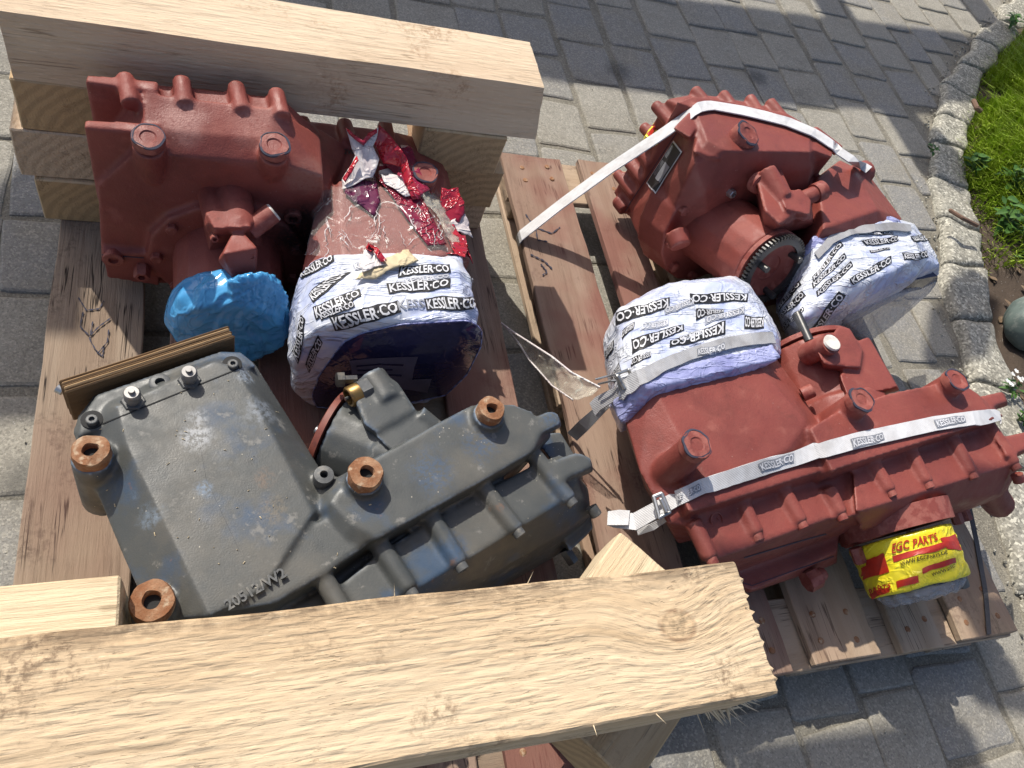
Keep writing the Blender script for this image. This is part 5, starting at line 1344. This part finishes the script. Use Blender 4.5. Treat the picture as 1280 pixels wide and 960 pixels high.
# grit, chips, dead leaves
bm = bmesh.new()
for i in range(900):
    t = rg_.random(); a = lerp2(KIN, t); s = rg_.gauss(0, .045) if i < 420 else 0
    if i < 420: x, y, z, r = a[0]-.03+s, a[1]+s*.5, .002, rg_.uniform(.002, .008)
    else: x, y, z, r = rg_.uniform(-.9, 2.6), rg_.uniform(-.2, 3.2), .004, rg_.uniform(.0012, .0035)
    bmesh.ops.create_icosphere(bm, subdivisions=1, radius=r, matrix=Matrix.Translation((x, y, z)) @ Matrix.Rotation(rg_.uniform(0, 3), 4, Vector((rg_.random(), rg_.random(), .3))) @ Matrix.Diagonal((1, rg_.uniform(.5, 1), rg_.uniform(.4, .8), 1)))
tag(link('grit', bm, GRAN), kind='stuff')
bm = bmesh.new()
for i in range(120):
    t = rg_.uniform(.12, .8); a = lerp2(KOUT, t); x = a[0]+rg_.uniform(-.02, .22); y = a[1]+rg_.uniform(-.05, .05)
    an = rg_.uniform(0, 6.3); leaf(bm, Vector((x, y, soil_z(x, y)+.012)), Vector((math.cos(an), math.sin(an), rg_.uniform(-.2, .3))), rg_.uniform(.02, .06), rg_.uniform(.004, .014), .2)
tag(link('dead_leaves', bm, mat_plain("dead_leaf", (.16, .105, .06), .8, 0, (.24, .17, .10)), None, True), kind='stuff')
def twig(pl, r, label):
    bm = bmesh.new(); wire(bm, pl, r)
    tag(link('twig', bm, mat_plain("bark_stick", (.20, .12, .08), .9, 0, (.12, .07, .05))), label, 'twig')
twig([P(1188, 263, .10), P(1202, 272, .105), P(1222, 282, .10)], .008, 'brown stick lying across a kerb stone beside the weeds')
twig([P(1217, 126, .11), P(1221, 135, .105), P(1226, 139, .10)], .011, 'short pale piece of bark at the grass edge near the top')
bm = bmesh.new()                                           # sawdust and chips on the grey casting
for i in range(60):
    x = rg_.uniform(110, 470); y = rg_.uniform(470, 745); q = cast(V4, x, y, .001)
    if q is None or q.z < .38: continue
    an = rg_.uniform(0, 6.3); d = Vector((math.cos(an), math.sin(an), .1))*rg_.uniform(.0006, .003); s = Vector((-d.y, d.x, 0)).normalized()*rg_.uniform(.0004, .0009)
    hull([q+d+s, q+d-s, q-d+s, q-d-s, q+Vector((0, 0, .0012))], bm)
tag(link('wood_chip', bm, mat_plain("wood_chip", (.52, .43, .28), .8)), kind='stuff')

# ------------------------------------------------------------------ unseen slabs added overhead, cut to block the sun in bands and patches
CH = 2.9
shade_root = empty('overhead_shade_slabs', (1.0, 4.4, 0), 'unseen slabs added above the yard to cast bands of shade across the paving', 'shade caster')
sh = -SUN*(CH/-SUN.z)
def slab(poly, name='shade_slab', th=.05):  # outline is the wanted shade on the ground, carried up towards the sun
    link(name, hull([Vector((x+sh.x, y+sh.y, CH+k*th)) for x, y in poly for k in (0, 1)]), DSTEEL, shade_root)
slab([(-3, 2.26), (.88, 2.255), (1.78, 2.28), (1.78, 5.2), (-3, 5.2)])
slab([(1.76, 2.28), (2.45, 2.385), (3.05, 2.44), (3.9, 2.6), (4.3, 3.2), (3.49, 3.03), (2.73, 2.92), (2.1, 2.82), (1.76, 2.90)])
slab([(2.70, 3.6), (2.93, 3.6), (2.93, 2.90), (2.74, 2.88)], 'shade_bar')
slab([(2.74, 2.44), (2.93, 2.46), (3.03, 2.0), (2.86, 1.86), (2.74, 2.0)], 'shade_bar')
slab([(3.85, 3.9), (4.15, 3.9), (4.13, 3.1), (3.98, 3.05)], 'shade_bar')
slab([(2.20, 1.05), (2.46, 1.06), (2.72, 1.34), (2.66, 1.42), (2.36, 1.27)])
slab([(-.436, 1.62), (-.443, 1.16), (-.75, 1.14), (-.75, .9155), (-.22, .9155), (-.22, 1.62)])
slab([(1.03, .04), (1.695, .0), (1.655, -.5), (1.03, -.5)])
slab([(1.755, .05), (1.93, -.005), (1.93, .13), (1.755, .15)])
